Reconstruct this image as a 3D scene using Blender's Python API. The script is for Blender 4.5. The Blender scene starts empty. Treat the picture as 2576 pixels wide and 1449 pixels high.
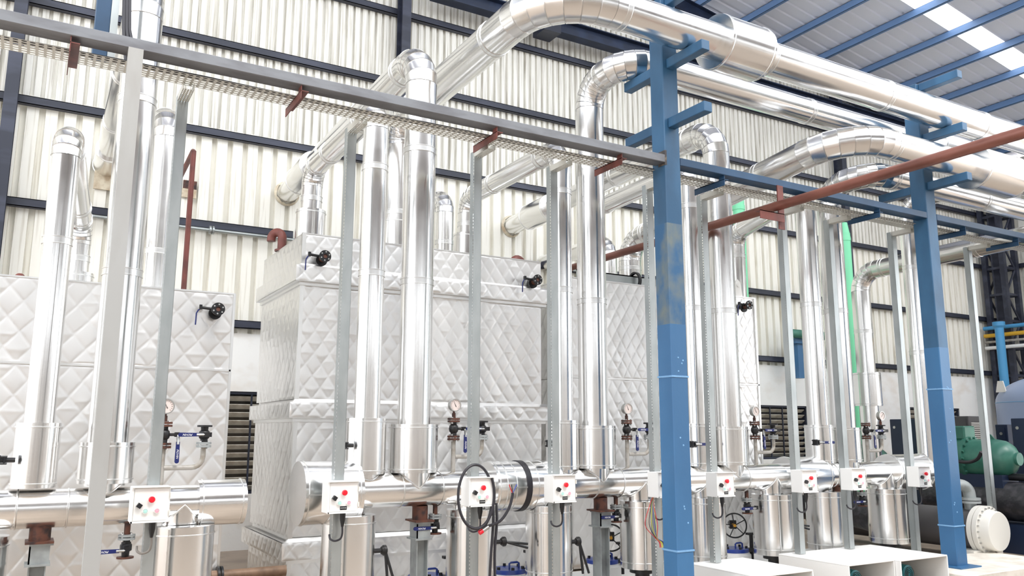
import bpy, math, random
import numpy as np
from mathutils import Vector, Matrix

random.seed(7)
S = bpy.context.scene
COL = S.collection

# ------------------------------------------------------------------ camera
def set_camera():
    cam = bpy.data.cameras.new('camera')
    cam.sensor_width = 36.0
    cam.lens = 36.0 * 2067.0 / 2576.0
    cam.clip_end = 300
    o = bpy.data.objects.new('camera', cam)
    COL.objects.link(o)
    yaw, pit, rol = math.radians(30.18), math.radians(9.97), math.radians(0.138)
    cy, sy = math.cos(yaw), math.sin(yaw)
    f = Vector((sy * math.cos(pit), cy * math.cos(pit), math.sin(pit)))
    r = Vector((cy, -sy, 0))
    u = r.cross(f)
    r2 = math.cos(rol) * r + math.sin(rol) * u
    u2 = -math.sin(rol) * r + math.cos(rol) * u
    m = Matrix((r2, u2, -f)).transposed().to_4x4()
    m.translation = (0, 0, 1.6)
    o.matrix_world = m
    S.camera = o
set_camera()

# ------------------------------------------------------------------ light
W = bpy.data.worlds.new('sky')
S.world = W
W.use_nodes = True
bg = W.node_tree.nodes['Background']
bg.inputs['Color'].default_value = (0.93, 0.96, 1.0, 1)
bg.inputs['Strength'].default_value = 2.4
sun = bpy.data.lights.new('sun', 'SUN')
sun.energy = 0.9
sun.angle = math.radians(14)
sun.color = (1.0, 0.96, 0.9)
so = bpy.data.objects.new('sun', sun)
COL.objects.link(so)
so.rotation_euler = Vector((-0.12, 0.62, -0.86)).to_track_quat('-Z', 'Y').to_euler()
S.view_settings.view_transform = 'Standard'
S.view_settings.look = 'None'
S.view_settings.gamma = 1.0
S.view_settings.use_curve_mapping = False
S.view_settings.exposure = 0.64
S.cycles.max_bounces = 8
S.cycles.diffuse_bounces = 4
S.cycles.glossy_bounces = 5
S.cycles.sample_clamp_indirect = 6.0

# ------------------------------------------------------------------ materials
M = {}
def srgb(r, g, b):
    f = lambda c: (c / 255 / 12.92) if c / 255 <= 0.04045 else ((c / 255 + 0.055) / 1.055) ** 2.4
    return (f(r), f(g), f(b), 1)

def mat(name, col, rough=0.5, metal=0.0, col2=None, scale=4.0, stretch=(1, 1, 1), lo=0.45, hi=0.65, bump=0.0, bscale=30.0,
        rvar=0.0, spec=0.5, detail=4.0, bstretch=None, coat=0.0):
    m = bpy.data.materials.new(name)
    m.use_nodes = True
    nt = m.node_tree
    b = nt.nodes['Principled BSDF']
    b.inputs['Base Color'].default_value = col
    b.inputs['Roughness'].default_value = rough
    b.inputs['Metallic'].default_value = metal
    b.inputs['Specular IOR Level'].default_value = spec
    b.inputs['Coat Weight'].default_value = coat
    tc = nt.nodes.new('ShaderNodeTexCoord')
    def noise(sc, st, det):
        mp = nt.nodes.new('ShaderNodeMapping')
        mp.inputs['Scale'].default_value = st
        nt.links.new(tc.outputs['Object'], mp.inputs['Vector'])
        n = nt.nodes.new('ShaderNodeTexNoise')
        n.inputs['Scale'].default_value = sc
        n.inputs['Detail'].default_value = det
        nt.links.new(mp.outputs[0], n.inputs['Vector'])
        return n
    if col2 is not None or rvar:
        n = noise(scale, stretch, detail)
        if col2 is not None:
            r = nt.nodes.new('ShaderNodeValToRGB')
            r.color_ramp.elements[0].position = lo
            r.color_ramp.elements[0].color = col
            r.color_ramp.elements[1].position = hi
            r.color_ramp.elements[1].color = col2
            nt.links.new(n.outputs['Fac'], r.inputs[0])
            nt.links.new(r.outputs[0], b.inputs['Base Color'])
        if rvar:
            mr = nt.nodes.new('ShaderNodeMapRange')
            mr.inputs[1].default_value = 0.3
            mr.inputs[2].default_value = 0.7
            mr.inputs[3].default_value = max(0.02, rough - rvar)
            mr.inputs[4].default_value = rough + rvar
            nt.links.new(n.outputs['Fac'], mr.inputs[0])
            nt.links.new(mr.outputs[0], b.inputs['Roughness'])
    if bump:
        n2 = noise(bscale, bstretch or (1, 1, 1), 3.0)
        bp = nt.nodes.new('ShaderNodeBump')
        bp.inputs['Strength'].default_value = bump
        bp.inputs['Distance'].default_value = 0.02
        nt.links.new(n2.outputs['Fac'], bp.inputs['Height'])
        nt.links.new(bp.outputs[0], b.inputs['Normal'])
    M[name] = m
    return m

mat('alu', (0.84, 0.835, 0.825, 1), 0.2, 1.0, rvar=0.05, scale=2.0, bump=0.012, bscale=3.0)
mat('alu_seam', (0.8, 0.8, 0.79, 1), 0.3, 1.0)
mat('quilt', (0.86, 0.855, 0.845, 1), 0.38, 1.0, rvar=0.05, scale=5.0)
mat('galv', srgb(176, 181, 181), 0.36, 0.75, srgb(160, 166, 166), 5.0, (1, 1, .4))
mat('galv_plain', srgb(172, 172, 170), 0.5, 0.3, srgb(160, 158, 154), 3.0, (1, 1, .3))
mat('galv_dull', srgb(165, 170, 170), 0.55, 0.4, srgb(135, 138, 138), 5.0)
mat('tray', srgb(204, 202, 194), 0.45, 0.4)
mat('beam_grey', srgb(128, 130, 134), 0.45, 0.35, srgb(108, 108, 112), 8.0, (.3, 1, 1), bump=0.03)
mat('blue', srgb(54, 100, 142), 0.35, 0.0, srgb(62, 112, 156), 1.3, (1, 1, .5), .4, .62, bump=0.05, bscale=18)
mat('blue_old', srgb(46, 84, 116), 0.4, 0.0, srgb(58, 102, 138), 2.2, (1, 1, .5), .4, .62, bump=0.05, bscale=18)
mat('blue_stained', srgb(46, 90, 128), 0.4, 0.0, srgb(120, 124, 110), 5.0, (1, 1, .6), .45, .75, bump=0.05, bscale=18)
mat('blue_dark', srgb(34, 66, 96), 0.4, 0.0, srgb(40, 76, 110), 2.0)
mat('navy_steel', srgb(26, 38, 62), 0.45, 0.0, srgb(36, 50, 78), 3.0)
mat('scorch', srgb(70, 66, 66), 0.6, 0.2, srgb(130, 115, 95), 18.0)
mat('weld', srgb(120, 165, 205), 0.4, 0.0, bump=0.3, bscale=60)
mat('wall_sheet', srgb(244, 241, 231), 0.42, 0.0, srgb(202, 194, 176), 3.0, (9, 1, 0.35), .54, .8, detail=8, bump=0.03, bscale=12)
mat('wall_sheet_upper', srgb(234, 232, 224), 0.4, 0.0, srgb(170, 164, 150), 3.4, (11, 1, 0.3), .48, .76, detail=8)
mat('girt', srgb(38, 42, 56), 0.45, 0.0, srgb(58, 62, 78), 5.0, (.2, 1, 1))
mat('roof_sheet', srgb(226, 232, 246), 0.5, 0.0)
mat('dark_sheet', srgb(178, 180, 188), 0.6, 0.0)
mat('added_yard_wall', srgb(238, 236, 232), 0.8, 0.0, srgb(214, 210, 204), .6)
mat('brick_dull', srgb(136, 132, 128), 0.7, 0.0, srgb(112, 108, 104), 1.5)
mat('purlin', srgb(104, 136, 180), 0.45, 0.0)
mat('plaster', srgb(250, 249, 246), 0.75, 0.0, srgb(238, 232, 224), 2.2, (1, 1, 1.5), .5, .75, bump=0.1, bscale=14)
mat('concrete', srgb(168, 152, 136), 0.6, 0.0, srgb(148, 134, 120), 2.5, bump=0.06, bscale=20)
mat('pad_concrete', srgb(226, 220, 210), 0.7, 0.0, srgb(206, 198, 186), 4.0, bump=0.1, bscale=30)
mat('black_iron', srgb(22, 23, 27), 0.42, 0.1, srgb(40, 38, 38), 14.0)
mat('rust_iron', srgb(96, 58, 44), 0.6, 0.1, srgb(50, 36, 34), 16.0)
mat('oxide', srgb(116, 62, 54), 0.5, 0.0, srgb(92, 50, 44), 7.0, bump=0.05)
mat('pipe_rust', srgb(130, 82, 70), 0.38, 0.25, srgb(100, 60, 50), 5.0, (1, .3, 1))
mat('navy_grip', srgb(22, 34, 96), 0.35, 0.0)
mat('steel', srgb(190, 190, 188), 0.3, 0.9)
mat('grey_pipe', srgb(176, 172, 166), 0.5, 0.2, srgb(150, 142, 130), 12.0)
mat('white_paint', srgb(240, 239, 236), 0.4, 0.0, coat=0.1)
mat('offwhite', srgb(226, 223, 216), 0.4, 0.0)
mat('red_plastic', srgb(226, 24, 44), 0.3, 0.0)
mat('black_plastic', srgb(26, 27, 30), 0.4, 0.0)
mat('mint_plastic', srgb(178, 222, 214), 0.3, 0.0)
mat('pink_plastic', srgb(246, 170, 186), 0.3, 0.0)
mat('cable', srgb(40, 38, 44), 0.45, 0.0)
mat('cable_grey', srgb(120, 114, 108), 0.5, 0.0)
mat('wire_red', srgb(205, 40, 44), 0.4, 0.0)
mat('wire_yellow', srgb(200, 196, 60), 0.4, 0.0)
mat('wire_blue', srgb(50, 70, 170), 0.4, 0.0)
mat('label_white', srgb(245, 245, 245), 0.5, 0.0)
mat('dial', srgb(226, 212, 206), 0.35, 0.0)
mat('lid_blue', srgb(34, 62, 150), 0.35, 0.0, srgb(60, 78, 140), 10.0)
mat('mint_pipe', srgb(128, 220, 172), 0.4, 0.0)
mat('chiller_green', srgb(52, 106, 92), 0.32, 0.0, srgb(70, 128, 110), 3.0)
mat('teal', srgb(34, 128, 140), 0.35, 0.0)
mat('insul_black', srgb(48, 48, 52), 0.35, 0.0, srgb(72, 70, 74), 9.0, (1, 1, 1), bump=0.5, bscale=16)
mat('cab_navy', srgb(26, 40, 66), 0.4, 0.0)
mat('cab_grey', srgb(78, 76, 78), 0.5, 0.0)
mat('tank_blue', srgb(150, 166, 196), 0.35, 0.1)
mat('line_blue', srgb(74, 150, 200), 0.4, 0.0)
mat('line_yellow', srgb(218, 170, 50), 0.4, 0.0)
mat('brown_pipe', srgb(146, 118, 96), 0.5, 0.1, srgb(112, 88, 70), 5.0)
mat('brass', srgb(200, 150, 60), 0.35, 0.8)
mat('slat', srgb(232, 226, 214), 0.45, 0.0, srgb(196, 186, 170), 6.0)
mat('shade_pane', srgb(52, 44, 36), 0.25, 0.0)
mat('hose_green', srgb(168, 196, 150), 0.5, 0.0)
mat('foam', srgb(222, 212, 190), 0.9, 0.0, srgb(186, 166, 140), 7.0)
def skylight_mat():
    m = bpy.data.materials.new('skylight')
    m.use_nodes = True
    nt = m.node_tree
    nt.nodes.remove(nt.nodes['Principled BSDF'])
    t = nt.nodes.new('ShaderNodeBsdfTranslucent'); t.inputs[0].default_value = (0.95, 0.97, 1, 1)
    p = nt.nodes.new('ShaderNodeBsdfTransparent'); p.inputs[0].default_value = (1, 1, 1, 1)
    x = nt.nodes.new('ShaderNodeMixShader'); x.inputs[0].default_value = 0.6
    nt.links.new(t.outputs[0], x.inputs[1]); nt.links.new(p.outputs[0], x.inputs[2])
    nt.links.new(x.outputs[0], nt.nodes['Material Output'].inputs[0])
    M['skylight'] = m
skylight_mat()

# ------------------------------------------------------------------ mesh helpers
def frame(d):
    d = Vector(d).normalized()
    a = Vector((0, 0, 1)) if abs(d.z) < 0.9 else Vector((1, 0, 0))
    u = a.cross(d).normalized()
    return u, d.cross(u), d

class MB:
    def __init__(s): s.v, s.f = [], []
    def add(s, vs, fs):
        n = len(s.v)
        s.v += [tuple(x) for x in vs]
        s.f += [tuple(i + n for i in q) for q in fs]
        return s
    def box(s, lo, hi, mtx=None):
        x0, y0, z0 = lo; x1, y1, z1 = hi
        vs = [(x, y, z) for z in (z0, z1) for y in (y0, y1) for x in (x0, x1)]
        if mtx: vs = [mtx @ Vector(q) for q in vs]
        return s.add(vs, [(0, 2, 3, 1), (4, 5, 7, 6), (0, 1, 5, 4), (2, 6, 7, 3), (0, 4, 6, 2), (1, 3, 7, 5)])
    def bbox(s, lo, hi, b=0.004):
        # box with chamfered edges
        x0, y0, z0 = lo; x1, y1, z1 = hi
        vs, fs = [], []
        c = [(lo[i] + hi[i]) / 2 for i in range(3)]
        h = [(hi[i] - lo[i]) / 2 for i in range(3)]
        idx = {}
        for sx in (-1, 1):
            for sy in (-1, 1):
                for sz in (-1, 1):
                    for a in range(3):
                        p = [c[0] + sx * (h[0] - (b if a != 0 else 0)), c[1] + sy * (h[1] - (b if a != 1 else 0)), c[2] + sz * (h[2] - (b if a != 2 else 0))]
                        idx[(sx, sy, sz, a)] = len(vs); vs.append(p)
        I = lambda *k: idx[k]
        for q in (-1, 1):
            fs.append((I(q, -1, -1, 0), I(q, 1, -1, 0), I(q, 1, 1, 0), I(q, -1, 1, 0)))
            fs.append((I(-1, q, -1, 1), I(1, q, -1, 1), I(1, q, 1, 1), I(-1, q, 1, 1)))
            fs.append((I(-1, -1, q, 2), I(1, -1, q, 2), I(1, 1, q, 2), I(-1, 1, q, 2)))
            for r in (-1, 1):
                fs.append((I(q, r, -1, 0), I(q, r, 1, 0), I(q, r, 1, 1), I(q, r, -1, 1)))
                fs.append((I(q, -1, r, 0), I(q, 1, r, 0), I(q, 1, r, 2), I(q, -1, r, 2)))
                fs.append((I(-1, q, r, 1), I(1, q, r, 1), I(1, q, r, 2), I(-1, q, r, 2)))
                for t in (-1, 1):
                    fs.append((I(q, r, t, 0), I(q, r, t, 1), I(q, r, t, 2)))
        return s.add(vs, fs)
    def lathe(s, p, d, prof, seg=24, cap=True):
        # prof: list of (distance along d, radius)
        u, w, d = frame(d); p = Vector(p)
        vs = []
        for t, r in prof:
            for i in range(seg):
                a = 2 * math.pi * i / seg
                vs.append(p + d * t + (u * math.cos(a) + w * math.sin(a)) * r)
        fs = []
        for k in range(len(prof) - 1):
            for i in range(seg):
                j = (i + 1) % seg
                fs.append((k * seg + i, k * seg + j, (k + 1) * seg + j, (k + 1) * seg + i))
        if cap:
            if prof[0][1] > 1e-6: fs.append(tuple(range(seg - 1, -1, -1)))
            if prof[-1][1] > 1e-6: fs.append(tuple((len(prof) - 1) * seg + i for i in range(seg)))
        return s.add(vs, fs)
    def cyl(s, a, b, r, r2=None, seg=24, cap=True):
        a, b = Vector(a), Vector(b)
        return s.lathe(a, b - a, [(0, r), ((b - a).length, r if r2 is None else r2)], seg, cap)
    def tube(s, pts, r, seg=12, cap=True, closed=False):
        pts = [Vector(p) for p in pts]
        n = len(pts)
        T = []
        for i in range(n):
            if closed: t = pts[(i + 1) % n] - pts[i - 1]
            else: t = pts[min(i + 1, n - 1)] - pts[max(i - 1, 0)]
            T.append(t.normalized())
        u, w, _ = frame(T[0])
        vs = []
        for i in range(n):
            u = (u - T[i] * u.dot(T[i])).normalized()
            w = T[i].cross(u)
            for k in range(seg):
                a = 2 * math.pi * k / seg
                vs.append(pts[i] + (u * math.cos(a) + w * math.sin(a)) * r)
        fs = []
        for i in range(n if closed else n - 1):
            i2 = (i + 1) % n
            for k in range(seg):
                j = (k + 1) % seg
                fs.append((i * seg + k, i * seg + j, i2 * seg + j, i2 * seg + k))
        if cap and not closed:
            fs.append(tuple(range(seg - 1, -1, -1)))
            fs.append(tuple((n - 1) * seg + k for k in range(seg)))
        return s.add(vs, fs)
    def prism(s, poly, d):
        # poly: 3D planar points, extruded by vector d
        n = len(poly); d = Vector(d)
        vs = [Vector(p) for p in poly] + [Vector(p) + d for p in poly]
        fs = [tuple(range(n - 1, -1, -1)), tuple(range(n, 2 * n))]
        for i in range(n):
            j = (i + 1) % n
            fs.append((i, j, n + j, n + i))
        return s.add(vs, fs)
    def mesh(s, name, smooth=35):
        me = bpy.data.meshes.new(name)
        me.from_pydata(s.v, [], s.f)
        me.validate()
        import bmesh
        bm = bmesh.new(); bm.from_mesh(me)
        bmesh.ops.recalc_face_normals(bm, faces=bm.faces)
        bm.to_mesh(me); bm.free()
        if smooth:
            me.shade_smooth()
            me.set_sharp_from_angle(angle=math.radians(smooth))
        return me

def link(name, me, m, parent=None, smooth=35):
    if isinstance(me, MB): me = me.mesh(name, smooth)
    if m and not me.materials: me.materials.append(M[m])
    o = bpy.data.objects.new(name, me)
    COL.objects.link(o)
    if parent is not None: o.parent = parent
    return o

def tag(o, label=None, cat=None, group=None, kind=None):
    if label: o['label'] = label
    if cat: o['category'] = cat
    if group: o['group'] = group
    if kind: o['kind'] = kind
    return o

def thing(name, label, cat, loc=(0, 0, 0), group=None, rz=0.0):
    o = bpy.data.objects.new(name, None)
    o.empty_display_size = 0.1
    COL.objects.link(o)
    o.location = loc
    o.rotation_euler = (0, 0, rz)
    tag(o, label, cat, group)
    return o

def wpart(root, name, mb, m, sub=None, smooth=35):
    """part given in world coordinates under a root that is only translated"""
    me = mb.mesh(name, smooth) if isinstance(mb, MB) else mb
    if not me.materials: me.materials.append(M[m])
    o = bpy.data.objects.new(name, me)
    COL.objects.link(o)
    o.parent = sub or root
    o.matrix_parent_inverse = Matrix.Translation(-Vector(root.location)) if sub is None else Matrix.Identity(4)
    return o

# prototypes: parts in local coordinates, meshes shared by all copies
class Proto:
    def __init__(s): s.parts = []
    def add(s, name, mb, m, sub=None, smooth=35):
        me = mb.mesh(name, smooth) if isinstance(mb, MB) else mb
        if m and not me.materials: me.materials.append(M[m])
        s.parts.append((name, me, sub)); return len(s.parts) - 1
    def put(s, name, label, cat, loc, group=None, rz=0.0, skip=(), scale=1.0):
        r = thing(name, label, cat, loc, group, rz)
        r.scale = (scale,) * 3
        made = {}
        for i, (n, me, sub) in enumerate(s.parts):
            if n in skip: continue
            o = bpy.data.objects.new(n, me)
            COL.objects.link(o)
            o.parent = made[sub] if sub is not None else r
            made[i] = o
        return r

def text_mesh(txt, size, mtx, name, italic=0.0):
    c = bpy.data.curves.new(name, 'FONT')
    c.body = txt; c.size = size; c.align_x = 'CENTER'; c.align_y = 'CENTER'; c.shear = italic
    c.extrude = 0.0006; c.resolution_u = 2
    o = bpy.data.objects.new(name, c)
    COL.objects.link(o)
    dg = bpy.context.evaluated_depsgraph_get(); dg.update()
    me = bpy.data.meshes.new_from_object(o.evaluated_get(dg))
    bpy.data.objects.remove(o)
    me.transform(mtx)
    return me

# ------------------------------------------------------------------ structure: floor, walls, roof
def structure(name, mb, m, smooth=0):
    o = link(name, mb, m, None, smooth)
    o['kind'] = 'structure'
    return o

structure('floor', MB().box((-30, -18, -0.3), (40, 16, 0.0)), 'concrete')

def roof_z(x): return 10.323 + 0.158 * (11.395 - x)

def corrugated(u0, u1, zf, z0, base, axis, prof, pitch):
    """profiled sheet along axis 'x' (facing -y) or 'y' (facing -x)"""
    us = []
    u = u0
    while u < u1:
        for du, dd in prof:
            us.append((u + du, dd))
        u += pitch
    vs, fs = [], []
    for a, d in us:
        za = z0(a) if callable(z0) else z0
        for z in (za, zf(a)):
            vs.append((a, base + d, z) if axis == 'x' else (base + d, a, z))
    for i in range(len(us) - 1):
        fs.append((2 * i, 2 * i + 2, 2 * i + 3, 2 * i + 1))
    return MB().add(vs, fs)
WIDE = ((0, 0), (0.14, 0), (0.148, 0.075), (0.21, 0.075))
FINE = ((0, 0), (0.076, 0), (0.082, 0.05), (0.118, 0.05))
wall_back = structure('wall_back', corrugated(-8, 21.75, lambda x: min(5.95, roof_z(x)), 2.98, 12.0, 'x', WIDE, .218), 'wall_sheet')
link('upper_sheet', corrugated(-8, 21.75, roof_z, 5.9, 11.998, 'x', FINE, .124), 'wall_sheet_upper', wall_back, 0)
wall_right = structure('wall_right', corrugated(2.0, 12.0, lambda y: 8.7, 2.98, 21.75, 'y', WIDE, .218), 'wall_sheet_upper')
# added unseen behind the viewer for metal reflections: columns, openings and a low roof
added_piers = MB()
for k, x in enumerate((-11.5, -9.2, -6.8, -4.6, -2.2, -.3, 1.9, 4.4, 6.6, 9.3, 12, 14.6, 17.5, 20)):
    added_piers.box((x, -10.2, 0), (x + (1.4, .9, 1.2)[k % 3], -9.8, 6.6))
added_piers.box((-12, -10.1, 3.1), (24, -9.9, 3.5))
added_piers.box((-12, -10.2, 6.6), (24, -9.8, 8.4))
structure('wall_front_added', added_piers, 'brick_dull')
structure('wall_yard_added', MB().box((-30, -17, 0), (40, -16.6, 4.6)), 'added_yard_wall')  # unseen wall, added so the openings reflect less white in the metal
structure('ceiling_front_added', MB().box((-12, -10.4, 8.4), (24, -1.5, 8.5)), 'dark_sheet')  # unseen roof, added so the upper metal reflects something darker than sky
GZ = [3.10, 4.48, 5.85, 7.24, 8.48, 9.75, 11.0]
for z, xa, xb in [(q, -8, 21.7) for q in GZ if q != 4.48] + [(4.48, -8, 3.16), (4.48, 7.2, 21.7)]:
    xe = min(xb, 11.395 - (z - 10.4) / 0.158)
    mb = MB()
    mb.box((xa, 11.90, z - 0.055), (xe, 11.995, z - 0.045))
    mb.box((xa, 11.90, z + 0.045), (xe, 11.995, z + 0.055))
    mb.box((xa, 11.90, z - 0.055), (xe, 11.908, z + 0.055))
    link('girt', mb, 'girt', wall_back, 0)
for z in GZ[:5]:
    link('girt', MB().box((21.66, 2, z - 0.055), (21.745, 11.6, z + 0.055)), 'girt', wall_right, 0)
# wall columns (H sections with battens)
for x in (-0.55, 4.78, 15.5):
    mb = MB()
    zt = roof_z(x) - 0.1
    mb.box((x - 0.075, 11.66, 0.0), (x + 0.075, 11.675, zt))
    mb.box((x - 0.075, 11.885, 0.0), (x + 0.075, 11.898, zt))
    mb.box((x - 0.006, 11.675, 0.0), (x + 0.006, 11.885, zt))
    link('wall_column', mb, 'girt', wall_back, 0)
# corner lattice column
mb = MB()
for x in (20.95, 21.5):
    for y in (11.35, 11.8):
        mb.box((x - 0.06, y - 0.06, 0), (x + 0.06, y + 0.06, 8.5))
for k in range(12):
    z = 0.3 + k * 0.68
    for y in (11.35, 11.8):
        mb.box((20.95, y - 0.03, z - 0.03), (21.5, y + 0.03, z + 0.03))
        s = 1 if k % 2 else -1
        mb.tube([(21.22 - 0.25 * s, y, z), (21.22 + 0.25 * s, y, z + 0.68)], 0.03, 6)
    for x in (20.95, 21.5):
        mb.box((x - 0.03, 11.35, z - 0.03), (x + 0.03, 11.8, z + 0.03))
link('lattice_column', mb, 'girt', wall_back, 0)
link('lattice_column', MB().box((20.95, 11.6, 2.0), (21.2, 11.64, 8.4)), 'girt', wall_back, 0)
# long beam in front of the wall, high up
mb = MB()
mb.box((5.2, 11.5, 8.98), (21.6, 11.72, 9.0)); mb.box((5.2, 11.6, 8.75), (21.6, 11.62, 8.98)); mb.box((5.2, 11.5, 8.73), (21.6, 11.72, 8.75))
link('wall_beam', mb, 'navy_steel', wall_back, 0)
link('beam_bracket', MB().box((7.25, 11.35, 8.6), (7.6, 11.74, 8.96)), 'girt', wall_back, 0)

# lower masonry wall with louvred openings
WIN = [(1.75, 3.05, 0.75, 2.16), (12.75, 14.2, 1.08, 2.16), (17.6, 19.6, 0.9, 2.2)]
mb = MB()
x = -8
for a, b, z0, z1 in WIN:
    mb.box((x, 12.0, 0), (a, 12.25, 2.98))
    mb.box((a, 12.0, 0), (b, 12.25, z0))
    mb.box((a, 12.0, z1), (b, 12.25, 2.98))
    x = b
mb.box((x, 12.0, 0), (22.0, 12.25, 2.98))
structure('wall_lower', mb, 'plaster')
structure('wall_right_lower', MB().box((21.75, 2, 0), (22.0, 12.0, 2.98)), 'plaster')
for i, (a, b, z0, z1) in enumerate(WIN):
    w = structure('window_%d' % (i + 1), MB().box((a, 12.2, z0), (b, 12.22, z1)), 'shade_pane')  # pane coloured dark in place of the shaded alley behind the slats
    fr = MB()
    for lo, hi in (((a, 12.02, z0), (a + .04, 12.2, z1)), ((b - .04, 12.02, z0), (b, 12.2, z1)), ((a, 12.02, z0), (b, 12.2, z0 + .04)), ((a, 12.02, z1 - .04), (b, 12.2, z1))):
        fr.box(lo, hi)
    link('window_frame', fr, 'girt', w, 0)
    z = z0 + 0.08
    sl = None
    while z < z1 - 0.08:
        if sl is None:
            m0 = Matrix.Rotation(math.radians(-38), 4, 'X')
            sl = MB().box((a + .04, -0.05, -0.004), (b - .04, 0.05, 0.004), m0).mesh('slat', 0)
        o = link('slat', sl, 'slat', w)
        o.location = (0, 12.1, z)
        z += 0.112
    nb = 3
    for k in range(nb):
        xx = a + (b - a) * (k + 1) / (nb + 1)
        link('window_bar', MB().box((xx - .012, 12.03, z0), (xx + .012, 12.05, z1)), 'girt', w, 0)

# roof: sheets between skylight strips, purlins, rafters
def roof_sheet(y0, y1, m, name, parent, lift=0.0):
    us = []
    y = y0
    while y < y1 - 1e-4:
        for du, dd in ((0, 0), (0.2, 0), (0.22, 0.03), (0.28, 0.03)):
            if y + du < y1: us.append((y + du, dd))
        y += 0.3
    us.append((y1, 0))
    vs, fs = [], []
    for a, d in us:
        for xx in (-8.0, 21.9): vs.append((xx, a, roof_z(xx) + 0.13 + d + lift))
    for i in range(len(us) - 1): fs.append((2 * i, 2 * i + 1, 2 * i + 3, 2 * i + 2))
    return MB().add(vs, fs)
ceiling = structure('ceiling', roof_sheet(9.1, 12.3, 'roof_sheet', 'c', None), 'roof_sheet')
link('roof_panel', roof_sheet(5.3, 8.6, 'roof_sheet', 'c', None), 'roof_sheet', ceiling, 0)
for a, b in ((8.6, 9.1),):
    link('skylight_strip', roof_sheet(a, b, 'skylight', 'c', None, 0.01), 'skylight', ceiling, 0)
xp = 12.39 - 1.105 * 18
while xp < 21.6:
    z = roof_z(xp) + 0.12
    mb = MB()
    mb.box((xp - 0.035, 5.3, z - 0.15), (xp - 0.028, 12.0, z)); mb.box((xp - 0.035, 5.3, z - 0.15), (xp + 0.035, 12.0, z - 0.143)); mb.box((xp - 0.035, 5.3, z - 0.007), (xp + 0.035, 12.0, z))
    link('purlin', mb, 'purlin', ceiling, 0)
    xp += 1.105
for y in (11.72, 6.5):
    a, b = (-8, y), (21.7, y)
    if y < 11: continue
    vs = []
    mb = MB()
    for dz0, dz1, w in ((-0.04, -0.06, 0.09), (-0.06, -0.34, 0.01), (-0.34, -0.36, 0.09)):
        vs = [(xx, y + sy * w, roof_z(xx) + dz) for xx in (-8, 21.7) for sy in (-1, 1) for dz in (dz0, dz1)]
        mb.add(vs, [(0, 1, 3, 2), (4, 6, 7, 5), (0, 4, 5, 1), (2, 3, 7, 6), (0, 2, 6, 4), (1, 5, 7, 3)])
    link('rafter', mb, 'navy_steel', ceiling, 0)

# ------------------------------------------------------------------ insulated pipes
def band_mb(p, d, r, L=0.06):
    return MB().lathe(Vector(p) - Vector(d).normalized() * L / 2, d,
                      [(0, r), (0.001, r + .007), (.007, r + .007), (.009, r + .003), (L - .009, r + .003), (L - .007, r + .007), (L - .001, r + .007), (L, r)], 36, False)

def gore_mb(c0, t0, c1, t1, side, r, seg=36):
    """one mitred piece of a segmented elbow"""
    vs = []
    def ring(c, t, rr):
        w = side.cross(t).normalized()
        return [c + (side * math.cos(2 * math.pi * k / seg) + w * math.sin(2 * math.pi * k / seg)) * rr for k in range(seg)]
    mixr = lambda q, rr: (c0.lerp(c1, q), t0.lerp(t1, q).normalized(), rr)
    rows = [(c0, t0, r - .007), mixr(.04, r + .005), mixr(.12, r + .003), mixr(.96, r + .003), (c1, t1, r - .007)]
    for c, t, rr in rows: vs += ring(c, t, rr)
    fs = []
    for k in range(len(rows) - 1):
        for i in range(seg):
            j = (i + 1) % seg
            fs.append((k * seg + i, k * seg + j, (k + 1) * seg + j, (k + 1) * seg + i))
    return MB().add(vs, fs)

def sleeve(root, p0, p1, R, name='sleeve', m='alu', rims=True):
    p0, p1 = Vector(p0), Vector(p1)
    L = (p1 - p0).length
    o = wpart(root, name, MB().lathe(p0, p1 - p0, [(0, R - .03), (0, R), (L, R), (L, R - .03)], 40, True), m)
    d = (p1 - p0).normalized()
    if rims:
        for t in (.03, L - .03):
            wpart(root, 'band', MB().lathe(p0 + d * (t - .006), d, [(0, R), (.002, R + .006), (.01, R + .006), (.012, R)], 40, False), 'alu_seam', sub=o)
    return o

def saddle(root, x, y, r, zc, Rm, zend, sub=None):
    """sheet neck cut to fit over a horizontal pipe of radius Rm along x at height zc"""
    up = 1 if zend > zc else -1
    seg = 48
    vs, edge = [], []
    for k in range(seg):
        a = 2 * math.pi * k / seg
        px, py_ = r * math.cos(a), r * math.sin(a)
        z = zc + up * (math.sqrt(max(0, Rm * Rm - py_ * py_)) + .004)
        vs.append((x + px, y + py_, z)); edge.append(Vector((x + px * 1.01, y + py_ * 1.02, z)))
    for k in range(seg):
        a = 2 * math.pi * k / seg
        vs.append((x + r * math.cos(a), y + r * math.sin(a), zend))
    fs = [(k, (k + 1) % seg, seg + (k + 1) % seg, seg + k) for k in range(seg)]
    o = wpart(root, 'saddle', MB().add(vs, fs), 'alu', sub=sub)
    wpart(root, 'saddle_seam', MB().tube(edge, .006, 6, closed=True), 'alu_seam', sub=o)
    return o

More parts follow.
